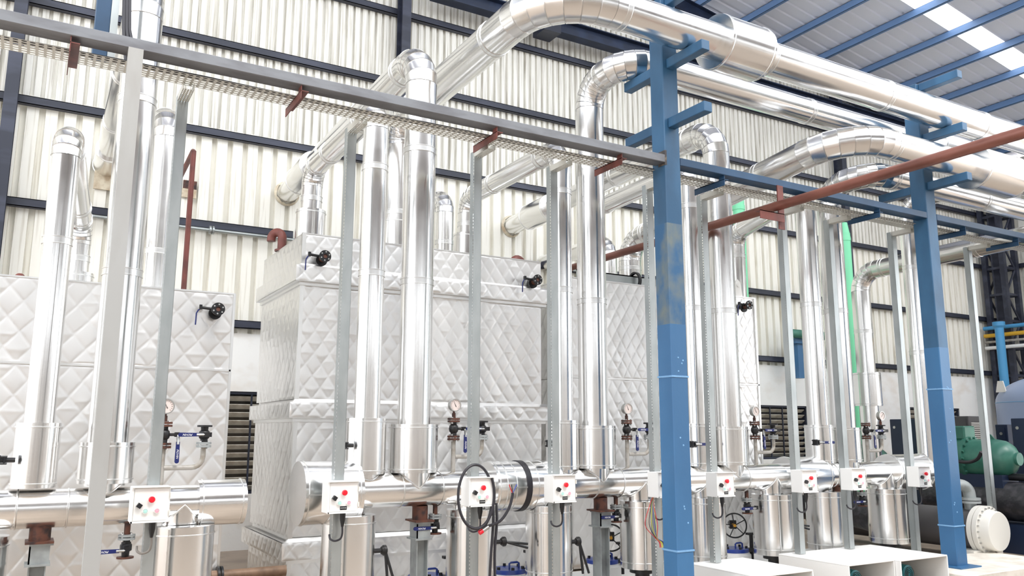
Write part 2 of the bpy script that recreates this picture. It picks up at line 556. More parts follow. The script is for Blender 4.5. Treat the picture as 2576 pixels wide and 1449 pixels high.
def pipe(label, pts, r, bend=0.3, bands=1.15, name='insulated_pipe', m='alu', gores=6, group=None, cat='pipe', first=.5, cap_end=False):
    P = [Vector(p) for p in pts]
    root = thing(name, label, cat, P[0], group)
    bd = bend if isinstance(bend, (list, tuple)) else [bend] * (len(P) - 2)
    start = P[0]
    for i in range(1, len(P)):
        if i < len(P) - 1:
            d0, d1 = (P[i] - P[i - 1]).normalized(), (P[i + 1] - P[i]).normalized()
            ang = d0.angle(d1)
            t = bd[i - 1] * math.tan(ang / 2)
            end = P[i] - d0 * t
        else:
            end = P[i]; d0 = (P[i] - P[i - 1]).normalized()
        L = (end - start).length
        if L > .02:
            sec = MB().cyl(start, end, r, seg=40)
            o = wpart(root, 'straight_section', sec, m)
            if bands:
                q = first if i == 1 else .14
                while q < L - .08:
                    wpart(root, 'joint_band', band_mb(start + d0 * q, d0, r), 'alu_seam' if m == 'alu' else m)
                    q += bands
        if i < len(P) - 1:
            side = d0.cross(d1).normalized()
            c = end + (d1 - d0 * d0.dot(d1)).normalized() * bd[i - 1]
            prev = None
            for k in range(gores + 1):
                a = ang * k / gores
                rot = Matrix.Rotation(a, 3, side)
                pt = c + rot @ (end - c)
                tg = rot @ d0
                if prev is not None:
                    wpart(root, 'elbow_segment', gore_mb(prev[0], prev[1], pt, tg, side, r), m, smooth=30)
                prev = (pt, tg)
            start = prev[0]
    return root

MZ, MR, MY = 1.095, 0.15, 7.0   # manifold height, radius, line

def riser_foot(root, x, r, zs0, zs1, R, neck):
    sleeve(root, (x, MY, zs0), (x, MY, zs1), R)
    saddle(root, x, MY, neck, MZ, MR, zs0 + .02)

# tank 1 pipes
p = pipe('slender aluminium clad riser at the far left that bends over onto its tank', [(.075, 7, 1.3), (.075, 7, 3.92), (.29, 9, 3.62), (.29, 9, 2.92)], .1, [.2, .24], 1.2, first=1.72)
riser_foot(p, .075, .1, 1.2, 1.66, .147, .1)
sleeve(p, (.29, 9, 2.93), (.29, 9, 3.13), .15)
p = pipe('thick aluminium clad riser behind the plain pale post, leaving the top of the picture', [(.54, 7, 1.2), (.54, 7, 5.3), (.62, 12.05, 5.15)], .142, .33, 1.42, first=1.62)
riser_foot(p, .54, .142, 1.22, 1.52, .19, .142)
sleeve(p, (.612, 11.3, 5.17), (.62, 12.03, 5.15), .17)
p = pipe('bright white-lit pipe rising from the rear of the far left tank beside the red vent', [(1.0, 9, 2.92), (1.0, 9, 4.95), (1.0, 12.05, 4.95)], .125, .3, 1.2, first=.5)
sleeve(p, (1.0, 9, 2.93), (1.0, 9, 3.05), .17)
# tank 2 pipes
p = pipe('slender clad riser nearest the second control box, looping back onto the middle tank', [(2.59, 7, 1.3), (2.59, 7, 4.62), (2.58, 9, 4.57), (2.58, 9, 3.6)], .116, [.22, .22], 1.0, first=1.72)
riser_foot(p, 2.59, .116, 1.24, 1.72, .172, .116)
sleeve(p, (2.58, 9, 3.62), (2.58, 9, 4.08), .165)
p = pipe('thick clad riser between the second and third control boxes, bending back through the wall', [(3.04, 7, 1.3), (3.04, 7, 5.28), (3.06, 12.05, 5.12)], .152, .33, 1.28, first=1.68)
riser_foot(p, 3.04, .152, 1.245, 1.67, .222, .1495)
sleeve(p, (3.06, 10.6, 5.17), (3.06, 11.35, 5.14), .2)
p = pipe('thickest overhead main rising from the middle tank and running along the upper front arms', [(3.66, 9.05, 3.6), (3.66, 9.05, 5.4), (3.66, 5.62, 5.46), (19.0, 5.62, 5.46)], .178, [.36, .62], 1.9, first=.6, gores=7)
sleeve(p, (3.66, 9.05, 3.62), (3.66, 9.05, 4.12), .19)
sleeve(p, (5.60, 5.62, 5.46), (6.2, 5.62, 5.46), .275, 'expansion_box')
p = pipe('plain clad stub behind the middle tank, elbowed into the corrugated wall', [(4.62, 9.75, 3.6), (4.62, 9.75, 4.75), (4.62, 12.05, 4.75)], .12, .24, 1.0)
# third pair
p = pipe('slender clad riser half hidden by the fourth control box post, feeding the middle tank', [(4.66, 7, 1.3), (4.66, 7, 4.6), (4.62, 9.1, 4.56), (4.62, 9.1, 3.6)], .114, [.22, .22], 1.05, first=1.75)
riser_foot(p, 4.66, .114, 1.24, 1.72, .165, .114)
sleeve(p, (4.62, 9.1, 3.62), (4.62, 9.1, 4.08), .165)
p = pipe('thick clad riser left of the near blue column, double-bending into the upper rear main', [(5.05, 7, 1.3), (5.05, 7, 5.36), (5.05, 6.36, 5.44), (19.0, 6.36, 5.44)], .152, [.3, .32], 2.3, first=1.66)
riser_foot(p, 5.05, .152, 1.245, 1.67, .222, .1495)
sleeve(p, (10.25, 6.36, 5.44), (11.0, 6.36, 5.44), .25, 'expansion_box')
# tank 3 pipes
p = pipe('slender clad riser directly behind the right edge of the near blue column', [(6.47, 7, 1.3), (6.47, 7, 4.68), (6.45, 9, 4.6), (6.45, 9, 3.5)], .115, [.22, .22], 1.2, first=1.7)
riser_foot(p, 6.47, .115, 1.24, 1.7, .165, .115)
sleeve(p, (6.45, 9, 3.5), (6.45, 9, 3.95), .165)
p = pipe('thick clad riser right of the near blue column, bending back to the wall', [(6.93, 7, 1.3), (6.93, 7, 5.26), (6.95, 12.05, 5.12)], .155, .33, 1.5, first=1.7)
riser_foot(p, 6.93, .155, 1.245, 1.67, .222, .1495)
sleeve(p, (6.95, 10.7, 5.16), (6.95, 11.4, 5.14), .21)
p = pipe('heavy clad pipe sloping up from the third tank to the lower front arms', [(7.56, 9.5, 3.5), (7.56, 9.5, 4.4), (7.56, 5.62, 4.87), (19.0, 5.62, 4.87)], .168, [.33, .6], 2.2, first=.5, gores=7)
sleeve(p, (9.87, 5.62, 4.87), (10.75, 5.62, 4.87), .27, 'expansion_box')
p = pipe('plain clad stub behind the third tank, elbowed into the corrugated wall', [(7.62, 10.1, 3.5), (7.62, 10.1, 4.55), (7.62, 12.05, 4.55)], .13, .26, 1.0)
p = pipe('slender clad riser beside the mint pipe, looping back over the third tank', [(8.46, 7, 1.3), (8.46, 7, 4.7), (8.78, 8.55, 4.5), (8.78, 8.55, 3.5)], .128, [.24, .24], 1.3, first=1.9)
riser_foot(p, 8.46, .128, 1.24, 1.7, .17, .128)
p = pipe('thick clad riser touching the left of the mint pipe, bending into the lower rear main', [(8.92, 7, 1.3), (8.92, 7, 4.8), (8.92, 6.38, 4.86), (19.0, 6.38, 4.86)], .152, [.3, .32], 2.0, first=1.85)
riser_foot(p, 8.92, .152, 1.245, 1.67, .2, .1495)
p = pipe('slender clad riser against the left side of the far blue column', [(10.6, 7, 1.2), (10.6, 7, 4.86), (10.6, 6.4, 4.86)], .118, .24, 1.2, first=1.5)
saddle(p, 10.6, 7, .118, MZ, MR, 1.3)
p = pipe('clad pipe standing behind the mint pipe, elbowed forward under the tray', [(12.15, 9, 0.6), (12.15, 9, 4.32), (12.2, 2.2, 4.5)], .15, .34, 1.6, first=2.7)
sleeve(p, (12.15, 9, 2.05), (12.15, 9, 2.6), .22)

# ------------------------------------------------------------------ manifolds and the insulated cans below them
def manifold(label, x0, x1, z, r, seams, drums):
    root = thing('manifold_pipe', label, 'pipe', (x0, MY, z))
    wpart(root, 'straight_section', MB().cyl((x0, MY, z), (x1, MY, z), r, seg=48), 'alu')
    for x in seams:
        wpart(root, 'seam', MB().lathe((x, MY, z), (1, 0, 0), [(0, r), (.002, r + .006), (.01, r + .006), (.014, r)], 48, False), 'alu_seam')
    for a, b, R in drums:
        o = sleeve(root, (a, MY, z), (b, MY, z), R, 'valve_drum', rims=True)
        # flange seam along the drum
        wpart(root, 'seam', MB().box((a, MY - R - .006, z - .006), (b, MY - R + .004, z + .006)), 'alu_seam', sub=o)
    return root
man1 = manifold('clad header pipe in front of the far left tank, ending in a drum', -1.2, 1.5, 1.05, .137, (-.02, .3), [(1.2, 1.56, .175)])
man2 = manifold('long clad header pipe behind the row of control boxes', 2.05, 10.7, MZ, MR, (2.9, 3.28, 5.0, 5.32, 6.1, 7.1, 8.6, 9.1),
                [(2.0, 2.5, .262), (3.8, 4.53, .232), (7.8, 8.42, .225), (9.72, 10.42, .232)])
wpart(man2, 'black_band', MB().lathe((4.11, MY, MZ), (1, 0, 0), [(0, .232), (.001, .24), (.055, .24), (.056, .232)], 48, False), 'cable')
for k, x in enumerate((3.9, 4.0, 4.24, 4.36)):
    wpart(man2, 'seam', MB().lathe((x, MY, MZ), (1, 0, 0), [(0, .232), (.002, .237), (.008, .237), (.01, .232)], 48, False), 'alu_seam')

def can(x, label, z=MZ, r=.15, R=.225, y=6.95, z0=.24, z1=.905):
    root = thing('insulated_can', label, 'pipe casing', (x, y, z0), 'clad casings under the header')
    L = z1 - z0
    sh = wpart(root, 'casing', MB().lathe((x, y, z0), (0, 0, 1), [(0, R - .05), (0, R), (L, R), (L + .004, R - .02), (L + .004, r * .9)], 48, False), 'alu')
    for t in (.06, L - .06):
        wpart(root, 'band', MB().lathe((x, y, z0 + t - .006), (0, 0, 1), [(0, R), (.002, R + .006), (.01, R + .006), (.012, R)], 48, False), 'alu_seam', sub=sh)
    wpart(root, 'lap_seam', MB().box((x - R * .5 - .006, y - R * .866 - .006, z0 + .01), (x - R * .5 + .006, y - R * .866 + .008, z1 - .01)), 'alu_seam', sub=sh)
    for t in (.12, .3, .48):
        wpart(root, 'screw', MB().lathe((x - R * .5, y - R * .866 + .002, z0 + t), (-.5, -.866, 0), [(0, .007), (.006, .006), (.009, 0)], 8), 'steel', sub=sh)
    saddle(root, x, MY, r, z, r, z1 - .02)
    wpart(root, 'pump_flange', MB().cyl((x, y, z0 - .05), (x, y, z0 - .015), .13, seg=20).cyl((x, y, z0 - .24), (x, y, z0 - .05), .075, seg=16).cyl((x, y, z0 - .02), (x, y, z0 + .01), .1, seg=16), 'black_iron')
    return root
can(-.27, 'clad casing cut off by the left edge of the picture', 1.05, .137, .235, z1=.88)
can(1.1, 'clad casing under the far left header beside the first control box', 1.05, .137, .24, z1=.893)
can(2.44, 'clad casing directly behind the second control box')
can(3.61, 'clad casing behind the coiled black cable')
can(4.46, 'clad casing under the fourth control box')
can(5.6, 'clad casing with loose coloured wires hanging in front', R=.22)
can(6.5, 'clad casing behind the right side of the near blue column', R=.21)
can(7.53, 'clad casing immediately right of the black five-spoke handwheel', R=.228)
can(8.41, 'clad casing just left of the post beside the mint pipe', R=.212)
can(9.6, 'rightmost clad casing, beside the last control box', R=.24)

# ------------------------------------------------------------------ quilted tanks
def quilt_mesh(name, o, u, v, n, U, V, seed, cw=.165, ch=.235, amp=.0036, res=.0105, margin=.02):
    rs = np.random.RandomState(seed)
    nu, nv = max(3, int(U / res)), max(3, int(V / res))
    uu, vv = np.meshgrid(np.linspace(0, U, nu + 1), np.linspace(0, V, nv + 1))
    wob = .005 * np.sin(vv * 9 + seed) + .004 * np.sin(uu * 14 + vv * 5)
    a = (uu + wob) / cw + vv / ch
    b = (uu + wob) / cw - vv / ch + 50
    ia, ib = np.floor(a).astype(int), np.floor(b).astype(int)
    fa, fb = a - ia, b - ib
    T = rs.rand(256, 256)
    k = T[ia % 256, ib % 256]; k2 = T[(ia * 7 + 3) % 256, (ib * 5 + 11) % 256]
    pil = (np.clip(np.sin(np.pi * fa), 0, 1) * np.clip(np.sin(np.pi * fb), 0, 1)) ** .5
    # soft random wrinkles inside each diamond
    ridge = np.exp(-((fa - fb) * 7 + (k - .5) * 4 + .9 * np.sin(vv * 22 + k2 * 9)) ** 2)
    cr = np.minimum(np.minimum(fa, 1 - fa), np.minimum(fb, 1 - fb)) * cw * .8
    h = amp * pil * (.85 + .3 * k) - .0022 * np.exp(-(cr / .0085) ** 2) + .0026 * ridge * pil * (k2 > .5) + .006 * np.sin(uu * 3.1 + seed) * np.sin(vv * 2.3 + seed * 2)
    e = np.minimum(np.minimum(uu, U - uu), np.minimum(vv, V - vv))
    h = h * np.clip(e / margin, 0, 1)
    o, u, v, n = (np.array(q, float) for q in (o, u, v, n))
    pts = o + uu[..., None] * u + vv[..., None] * v + h[..., None] * n
    me = bpy.data.meshes.new(name)
    idx = np.arange((nu + 1) * (nv + 1)).reshape(nv + 1, nu + 1)
    q = np.stack([idx[:-1, :-1], idx[:-1, 1:], idx[1:, 1:], idx[1:, :-1]], -1).reshape(-1, 4)
    if np.dot(np.cross(u, v), n) < 0: q = q[:, ::-1]
    me.vertices.add(pts.size // 3); me.vertices.foreach_set('co', pts.reshape(-1))
    me.loops.add(q.size); me.loops.foreach_set('vertex_index', q.reshape(-1).astype(np.int32))
    me.polygons.add(len(q)); me.polygons.foreach_set('loop_start', np.arange(0, q.size, 4, dtype=np.int32))
    me.polygons.foreach_set('use_smooth', np.ones(len(q), bool))
    me.update(); me.validate()
    return me

def front(root, x0, x1, z0, z1, y, seed, **k):
    return wpart(root, 'quilted_panel', quilt_mesh('quilted_panel', (x0, y, z0), (1, 0, 0), (0, 0, 1), (0, -1, 0), x1 - x0, z1 - z0, seed, **k), 'quilt')
def side(root, x, y0, y1, z0, z1, seed, **k):
    return wpart(root, 'quilted_panel', quilt_mesh('quilted_panel', (x, y0, z0), (0, 1, 0), (0, 0, 1), (-1, 0, 0), y1 - y0, z1 - z0, seed, **k), 'quilt')
def strip(root, lo, hi, name='trim_strip'):
    return wpart(root, name, MB().box(lo, hi), 'alu_seam', smooth=0)

# far left tank
t1 = thing('clad_tank', 'plain quilted aluminium tank at the far left with a flat top', 'tank', (.2, 8.3, 0))
wpart(t1, 'body', MB().box((-1.6, 8.33, .02), (1.66, 9.95, 2.925)), 'quilt', smooth=0)
front(t1, -1.6, 1.66, 2.19, 2.94, 8.3, 1, cw=.21, ch=.265)
front(t1, -1.6, 1.66, 0.05, 2.18, 8.3, 2, cw=.21, ch=.265)
strip(t1, (-1.6, 8.285, 2.176), (1.66, 8.33, 2.194)); strip(t1, (-1.6, 8.29, 2.93), (1.665, 9.95, 2.945)); strip(t1, (1.645, 8.285, .02), (1.668, 9.95, 2.94))
# middle tank with ledges
t2 = thing('clad_tank', 'tiered quilted aluminium tank with projecting ledges in the middle', 'tank', (3.8, 8.3, 0))
X0, X1, Y0, Y1 = 2.31, 5.23, 8.3, 9.95
wpart(t2, 'body', MB().box((X0 + .03, Y0 + .03, .02), (X1, Y1, 3.62)), 'quilt', smooth=0)
for z0, z1, sd in ((3.29, 3.64, 11), (1.93, 3.09, 12), (.58, 1.72, 13), (.02, .36, 14)):
    front(t2, X0, X1, z0, z1, Y0, sd); side(t2, X0, Y0, Y1, z0, z1, sd + 20)
strip(t2, (X0 - .01, Y0 - .01, .02), (X0 + .03, Y0 + .03, 3.65), 'corner_trim')
strip(t2, (X0, Y0 - .008, 3.635), (X1, Y1, 3.648))
def ledge(root, z0, z1, p, sd):
    led = wpart(root, 'ledge', MB().box((X0 - p + .02, Y0 - p + .02, z0), (X1 + .1, Y1, z1)).prism([(X0 - p + .02, Y0 - p + .02, z1), (X1 + .1, Y0 - p + .02, z1), (X1 + .1, Y0, z1 + .035), (X0, Y0, z1 + .035)], (0, .02, 0)), 'quilt', smooth=0)
    for me in (quilt_mesh('quilted_panel', (X0 - p, Y0 - p, z0), (1, 0, 0), (0, 0, 1), (0, -1, 0), X1 + .1 - X0 + p, z1 - z0, sd, cw=.165, ch=.2, amp=.005),
               quilt_mesh('quilted_panel', (X0 - p, Y0 - p, z0), (0, 1, 0), (0, 0, 1), (-1, 0, 0), Y1 - Y0 + p, z1 - z0, sd + 1, cw=.165, ch=.2, amp=.005)):
        wpart(root, 'quilted_panel', me, 'quilt', sub=led)
    wpart(root, 'trim_strip', MB().box((X0 - .025, Y0 - .025, z0 - .04), (X1 + .06, Y0 + .02, z0)).box((X0 - .025, Y0 + .02, z0 - .04), (X0 + .02, Y1, z0 - .0005)).box((X0 - p + .004, Y0 - p + .004, z0 - .006), (X1 + .09, Y0 - .026, z0 + .002)).box((X0 - p + .004, Y0 - .026, z0 - .006), (X0 - .026, Y1, z0 + .002)), 'alu_seam', sub=led, smooth=0)
ledge(t2, 3.13, 3.29, .075, 41); ledge(t2, 1.74, 1.895, .075, 43); ledge(t2, .375, .54, .085, 45)
# third tank
t3 = thing('clad_tank', 'quilted aluminium tank behind the near blue column', 'tank', (7.2, 8.3, 0))
wpart(t3, 'body', MB().box((5.69, 8.33, .02), (8.83, 10.4, 3.48)), 'quilt', smooth=0)
front(t3, 5.66, 8.84, 2.27, 3.5, 8.3, 61, cw=.155, ch=.245); front(t3, 5.66, 8.84, .05, 2.26, 8.3, 62, cw=.155, ch=.245)
side(t3, 5.66, 8.3, 10.4, 2.27, 3.5, 63, cw=.155, ch=.245); side(t3, 5.66, 8.3, 10.4, .05, 2.26, 64, cw=.155, ch=.245)
strip(t3, (5.65, 8.285, 2.256), (8.85, 8.33, 2.274)); strip(t3, (5.65, 8.288, 3.49), (8.85, 10.4, 3.505)); strip(t3, (5.648, 8.288, .05), (5.67, 8.31, 3.5), 'corner_trim'); strip(t3, (8.82, 8.285, .05), (8.85, 8.33, 3.5), 'corner_trim')
wpart(t3, 'lifting_lug', MB().prism([(8.48, 8.34, 3.5), (8.66, 8.34, 3.5), (8.62, 8.34, 3.72), (8.57, 8.34, 3.76), (8.52, 8.34, 3.72)], (0, .02, 0)).cyl((8.57, 8.33, 3.68), (8.57, 8.37, 3.68), .03), 'white_paint')
ch = thing('steel_channel', 'grey steel channel lying on top of the third tank', 'beam', (6.5, 8.6, 3.56))
wpart(ch, 'channel', MB().box((5.9, 8.5, 3.51), (8.2, 8.515, 3.66)).box((5.9, 8.5, 3.51), (8.2, 8.58, 3.525)).box((5.9, 8.5, 3.645), (8.2, 8.58, 3.66)), 'galv', smooth=0)
wpart(ch, 'rubber_strap', MB().lathe((6.85, 8.54, 3.6), (1, 0, 0), [(0, .1), (0, .125), (.04, .125), (.04, .1)], 24, False), 'black_plastic')

# ------------------------------------------------------------------ blue pipe rack columns
def rack_column(x0, label, scorch=True):
    y0, w = 5.88, .195
    root = thing('rack_column', label, 'column', (x0 + w / 2, y0 + w / 2, 0))
    wpart(root, 'shaft', MB().bbox((x0, y0, 2.6), (x0 + w, y0 + w, 5.95), .008), 'blue_old')
    wpart(root, 'lower_shaft', MB().bbox((x0 - .001, y0 - .001, .1), (x0 + w + .001, y0 + w + .001, 2.62), .008), 'blue')
    if scorch: wpart(root, 'stained_shaft', MB().bbox((x0 - .0005, y0 - .0005, 2.6), (x0 + w + .0005, y0 + w + .0005, 3.6), .008), 'blue_stained')
    wpart(root, 'base_plate', MB().box((x0 - .1, y0 - .1, .09), (x0 + w + .1, y0 + w + .1, .11)), 'blue', smooth=0)
    c = x0 + .1
    for z, f, bk in ((5.9, 1, 0), (5.23, 1, 1), (4.61, 1, 1)):
        if f: wpart(root, 'arm', MB().bbox((c - .05, 5.37, z - .05), (c + .05, y0, z + .05), .005), 'blue_old')
        if bk: wpart(root, 'arm', MB().bbox((c - .05, y0 + w, z - .05), (c + .05, 6.56, z + .05), .005), 'blue_old')
    for z in (.55, 2.12):
        wpart(root, 'weld_bead', MB().box((x0 - .006, y0 - .006, z - .008), (x0 + w + .006, y0 + w + .006, z + .008)), 'weld', smooth=0)
    rs = random.Random(int(x0 * 10))
    for k in range(9):
        z = .5 + rs.random() * 1.8
        wpart(root, 'weld_spot', MB().lathe((x0 + .03 + rs.random() * .13, y0 + .002, z), (0, -1, 0), [(0, .012), (.005, .008), (.007, 0)], 8), 'weld')
    if scorch:
        wpart(root, 'scorch_mark', MB().box((x0 - .003, y0 - .001, 4.17), (x0 + .02, y0 + .1, 4.32)), 'scorch', smooth=0)
    return root
rack_column(5.143, 'near blue square steel column with stub arms')
rack_column(9.30, 'far blue square steel column standing on a concrete pad', False)
structure('floor_plinth', MB().bbox((8.9, 5.5, 0), (10.9, 6.5, .095), .01), 'pad_concrete')

# ------------------------------------------------------------------ tray beam, tray, brackets, posts
def tube_beam(label, x0, x1, m, name='tray_beam'):
    return tag(link(name, MB().bbox((x0, 5.878, 4.195), (x1, 6.025, 4.275), .005), m), label, 'beam')
tube_beam('grey steel tube beam running across the picture to the near blue column', -1.2, 5.143, 'beam_grey')
tube_beam('dark blue steel beam between the two blue columns', 5.338, 9.30, 'blue_dark')
tube_beam('dark blue steel beam continuing past the far blue column', 9.495, 15.0, 'blue_dark')

def perf(mb, o, u, v, nu, nv, pu, pv, hu, hv):
    o, u, v = Vector(o), Vector(u), Vector(v)
    oc = [(-1, -1), (0, -1), (1, -1), (1, 0), (1, 1), (0, 1), (-1, 1), (-1, 0)]
    ic = [(-.8, -.75), (0, -1), (.8, -.75), (1, 0), (.8, .75), (0, 1), (-.8, .75), (-1, 0)]
    for i in range(nu):
        for j in range(nv):
            c = o + u * (pu * (i + .5)) + v * (pv * (j + .5))
            vs = [c + u * (a * pu / 2) + v * (b * pv / 2) for a, b in oc] + [c + u * (a * hu / 2) + v * (b * hv / 2) for a, b in ic]
            mb.add(vs, [(k, (k + 1) % 8, 8 + (k + 1) % 8, 8 + k) for k in range(8)])
    return mb
def thick(o, t=.0018):
    md = o.modifiers.new('thickness', 'SOLIDIFY'); md.thickness = t
    return o
tray = thing('cable_tray', 'perforated galvanised cable tray slung behind the beam', 'cable tray', (5, 6.14, 4.16))
tm = perf(MB(), (0, 6.03, 4.16), (1, 0, 0), (0, 1, 0), 48, 6, .05, .037, .036, .021).mesh('tray_section', 0)
tm.materials.append(M['tray'])
for k in range(6):
    o = bpy.data.objects.new('tray_section', tm); COL.objects.link(o); o.parent = tray
    o.matrix_parent_inverse = Matrix.Translation(-Vector(tray.location)); o.location = (-.62 + 2.4 * k, 0, 0)
    thick(o)
    fl = wpart(tray, 'tray_flange', MB().box((-.62 + 2.4 * k, 6.25, 4.158), (1.778 + 2.4 * k, 6.253, 4.21)), 'tray', smooth=0)
for k, y in enumerate((6.07, 6.1, 6.13)):
    tag(link('tray_cable', MB().tube([(-.9 + .6 * i, y + .012 * math.sin(i * 1.7 + k), 4.172 + .004 * k) for i in range(26)], .01, 8), 'cable'),
        ['black cable in the tray closest to the beam', 'black cable along the middle of the tray', 'black cable in the tray furthest from the beam'][k], 'cable', 'cables in the tray')

def bracket(x, label, m, mat_g):
    root = thing('tray_bracket', label, 'bracket', (x, 6.08, 4.15), mat_g)
    wpart(root, 'angle_web', MB().prism([(x, 5.89, 4.195), (x, 5.89, 4.09), (x, 6.33, 4.09), (x, 6.33, 4.157), (x, 5.97, 4.157), (x, 5.958, 4.195)], (.006, 0, 0)), m, smooth=0)
    wpart(root, 'angle_flange', MB().box((x, 5.89, 4.15), (x + .06, 6.33, 4.156)), m, smooth=0)
for x, lb in ((.02, 'red oxide angle bracket under the tray at the far left'), (1.57, 'red oxide angle bracket between the red vent and the middle tank'), (3.27, 'red oxide angle bracket above the post with the coiled cable'), (4.62, 'red oxide angle bracket nearest the near blue column')):
    bracket(x, lb, 'oxide', 'oxide tray brackets')
for x, lb in ((5.93, 'blue angle bracket just right of the near blue column'), (7.14, 'blue angle bracket beside the rusty hanger strap'), (8.4, 'blue angle bracket left of the far blue column'), (10.1, 'blue angle bracket just right of the far blue column'), (11.3, 'blue angle bracket at the right edge of the picture')):
    bracket(x, lb, 'blue_dark', 'blue tray brackets')

def post_proto(h, arm=True):
    p = Proto()
    w, d = .078, .08
    p.add('web', MB().box((-w / 2, 0, 0), (w / 2, .003, h)), 'galv', smooth=0)
    mb = perf(MB(), (-w / 2, 0, 0), (0, 0, 1), (0, 1, 0), int(h / .03), 1, .03, .022, .019, .010)
    mb.add([(-w / 2, .022, 0), (-w / 2, d, 0), (-w / 2, d, h), (-w / 2, .022, h)], [(0, 1, 2, 3)])
    p.add('slotted_flange', mb, 'galv', smooth=0)
    p.add('flange', MB().box((w / 2 - .003, 0, 0), (w / 2, d, h)), 'galv', smooth=0)
    if arm:
        a = MB().box((-w / 2, -.26, h - .055), (-w / 2 + .003, .02, h)).box((w / 2 - .003, -.26, h - .055), (w / 2, .02, h))
        p.add('arm', a, 'tray', smooth=0)
        p.add('arm_plate', perf(MB(), (-w / 2, -.26, h - .055), (0, 1, 0), (1, 0, 0), 9, 4, .03, w / 4, .02, .009), 'tray', 3, smooth=0)
        p.add('bolt', MB().lathe((-.02, .0, h - .03), (0, -1, 0), [(0, .008), (.006, .008), (.006, 0)], 6).lathe((.02, .0, h - .03), (0, -1, 0), [(0, .008), (.006, .008), (.006, 0)], 6), 'steel')
    return p
PX = [.815, 2.172, 3.383, 4.22, 5.415, 6.175, 7.42, 8.235, 9.45, 11.12]
tall, short, mid = post_proto(4.16), post_proto(4.16 - .305), post_proto(4.16 - .6)
names = ['slotted post carrying the far left control box', 'slotted post between the far left and middle header pipes', 'slotted post wrapped by the coiled black cable',
         'slotted post left of the thick double-bending riser', 'slotted post half hidden by the near blue column', 'slotted post first to the right of the near blue column',
         'slotted post second to the right of the near blue column', 'slotted post left of the mint green pipe', 'slotted post immediately left of the far blue column', 'slotted post right of the far blue column without a box']
for i, (x, lb) in enumerate(zip(PX, names)):
    on = i in (5, 6, 7)
    (mid if i == 9 else short if on else tall).put('slotted_post', lb, 'post', (x, 6.445, .6 if i == 9 else .305 if on else 0), 'slotted galvanised posts')
# plain near post fixed to the beam
np_ = thing('beam_post', 'plain pale steel post at the far left, welded to the grey beam', 'post', (.418, 5.87, 0))
wpart(np_, 'web', MB().box((.37, 5.86, 0), (.465, 5.864, 4.195)), 'galv_plain', smooth=0)
wpart(np_, 'flange', MB().box((.37, 5.864, 0), (.374, 5.93, 4.195)).box((.461, 5.864, 0), (.465, 5.93, 4.195)), 'galv_plain', smooth=0)
hp = thing('hanging_post', 'blue steel post above the grey beam at upper left', 'post', (.25, 6.45, 4.28))
wpart(hp, 'shaft', MB().bbox((.165, 6.36, 4.28), (.265, 6.5, 10.8), .004), 'blue_dark')
wpart(hp, 'pale_edge', MB().box((.265, 6.355, 4.28), (.315, 6.5, 10.8)), 'galv', smooth=0)
for k in range(3):
    tag(link('drop_cable', MB().tube([(.335 + .018 * k, 6.4, 10), (.335 + .018 * k, 6.38, 6), (.33 + .018 * k, 6.36, 5), (.35 + .02 * k, 6.25, 4.5), (.38 + .03 * k, 6.15 - .03 * k, 4.19)], .012, 8), 'cable'), ['thin black cable hugging the blue hanging post', 'middle black cable of three dropping beside the hanging post', 'black cable dropping furthest from the hanging post'][k], 'cable', 'cables dropping into the tray')

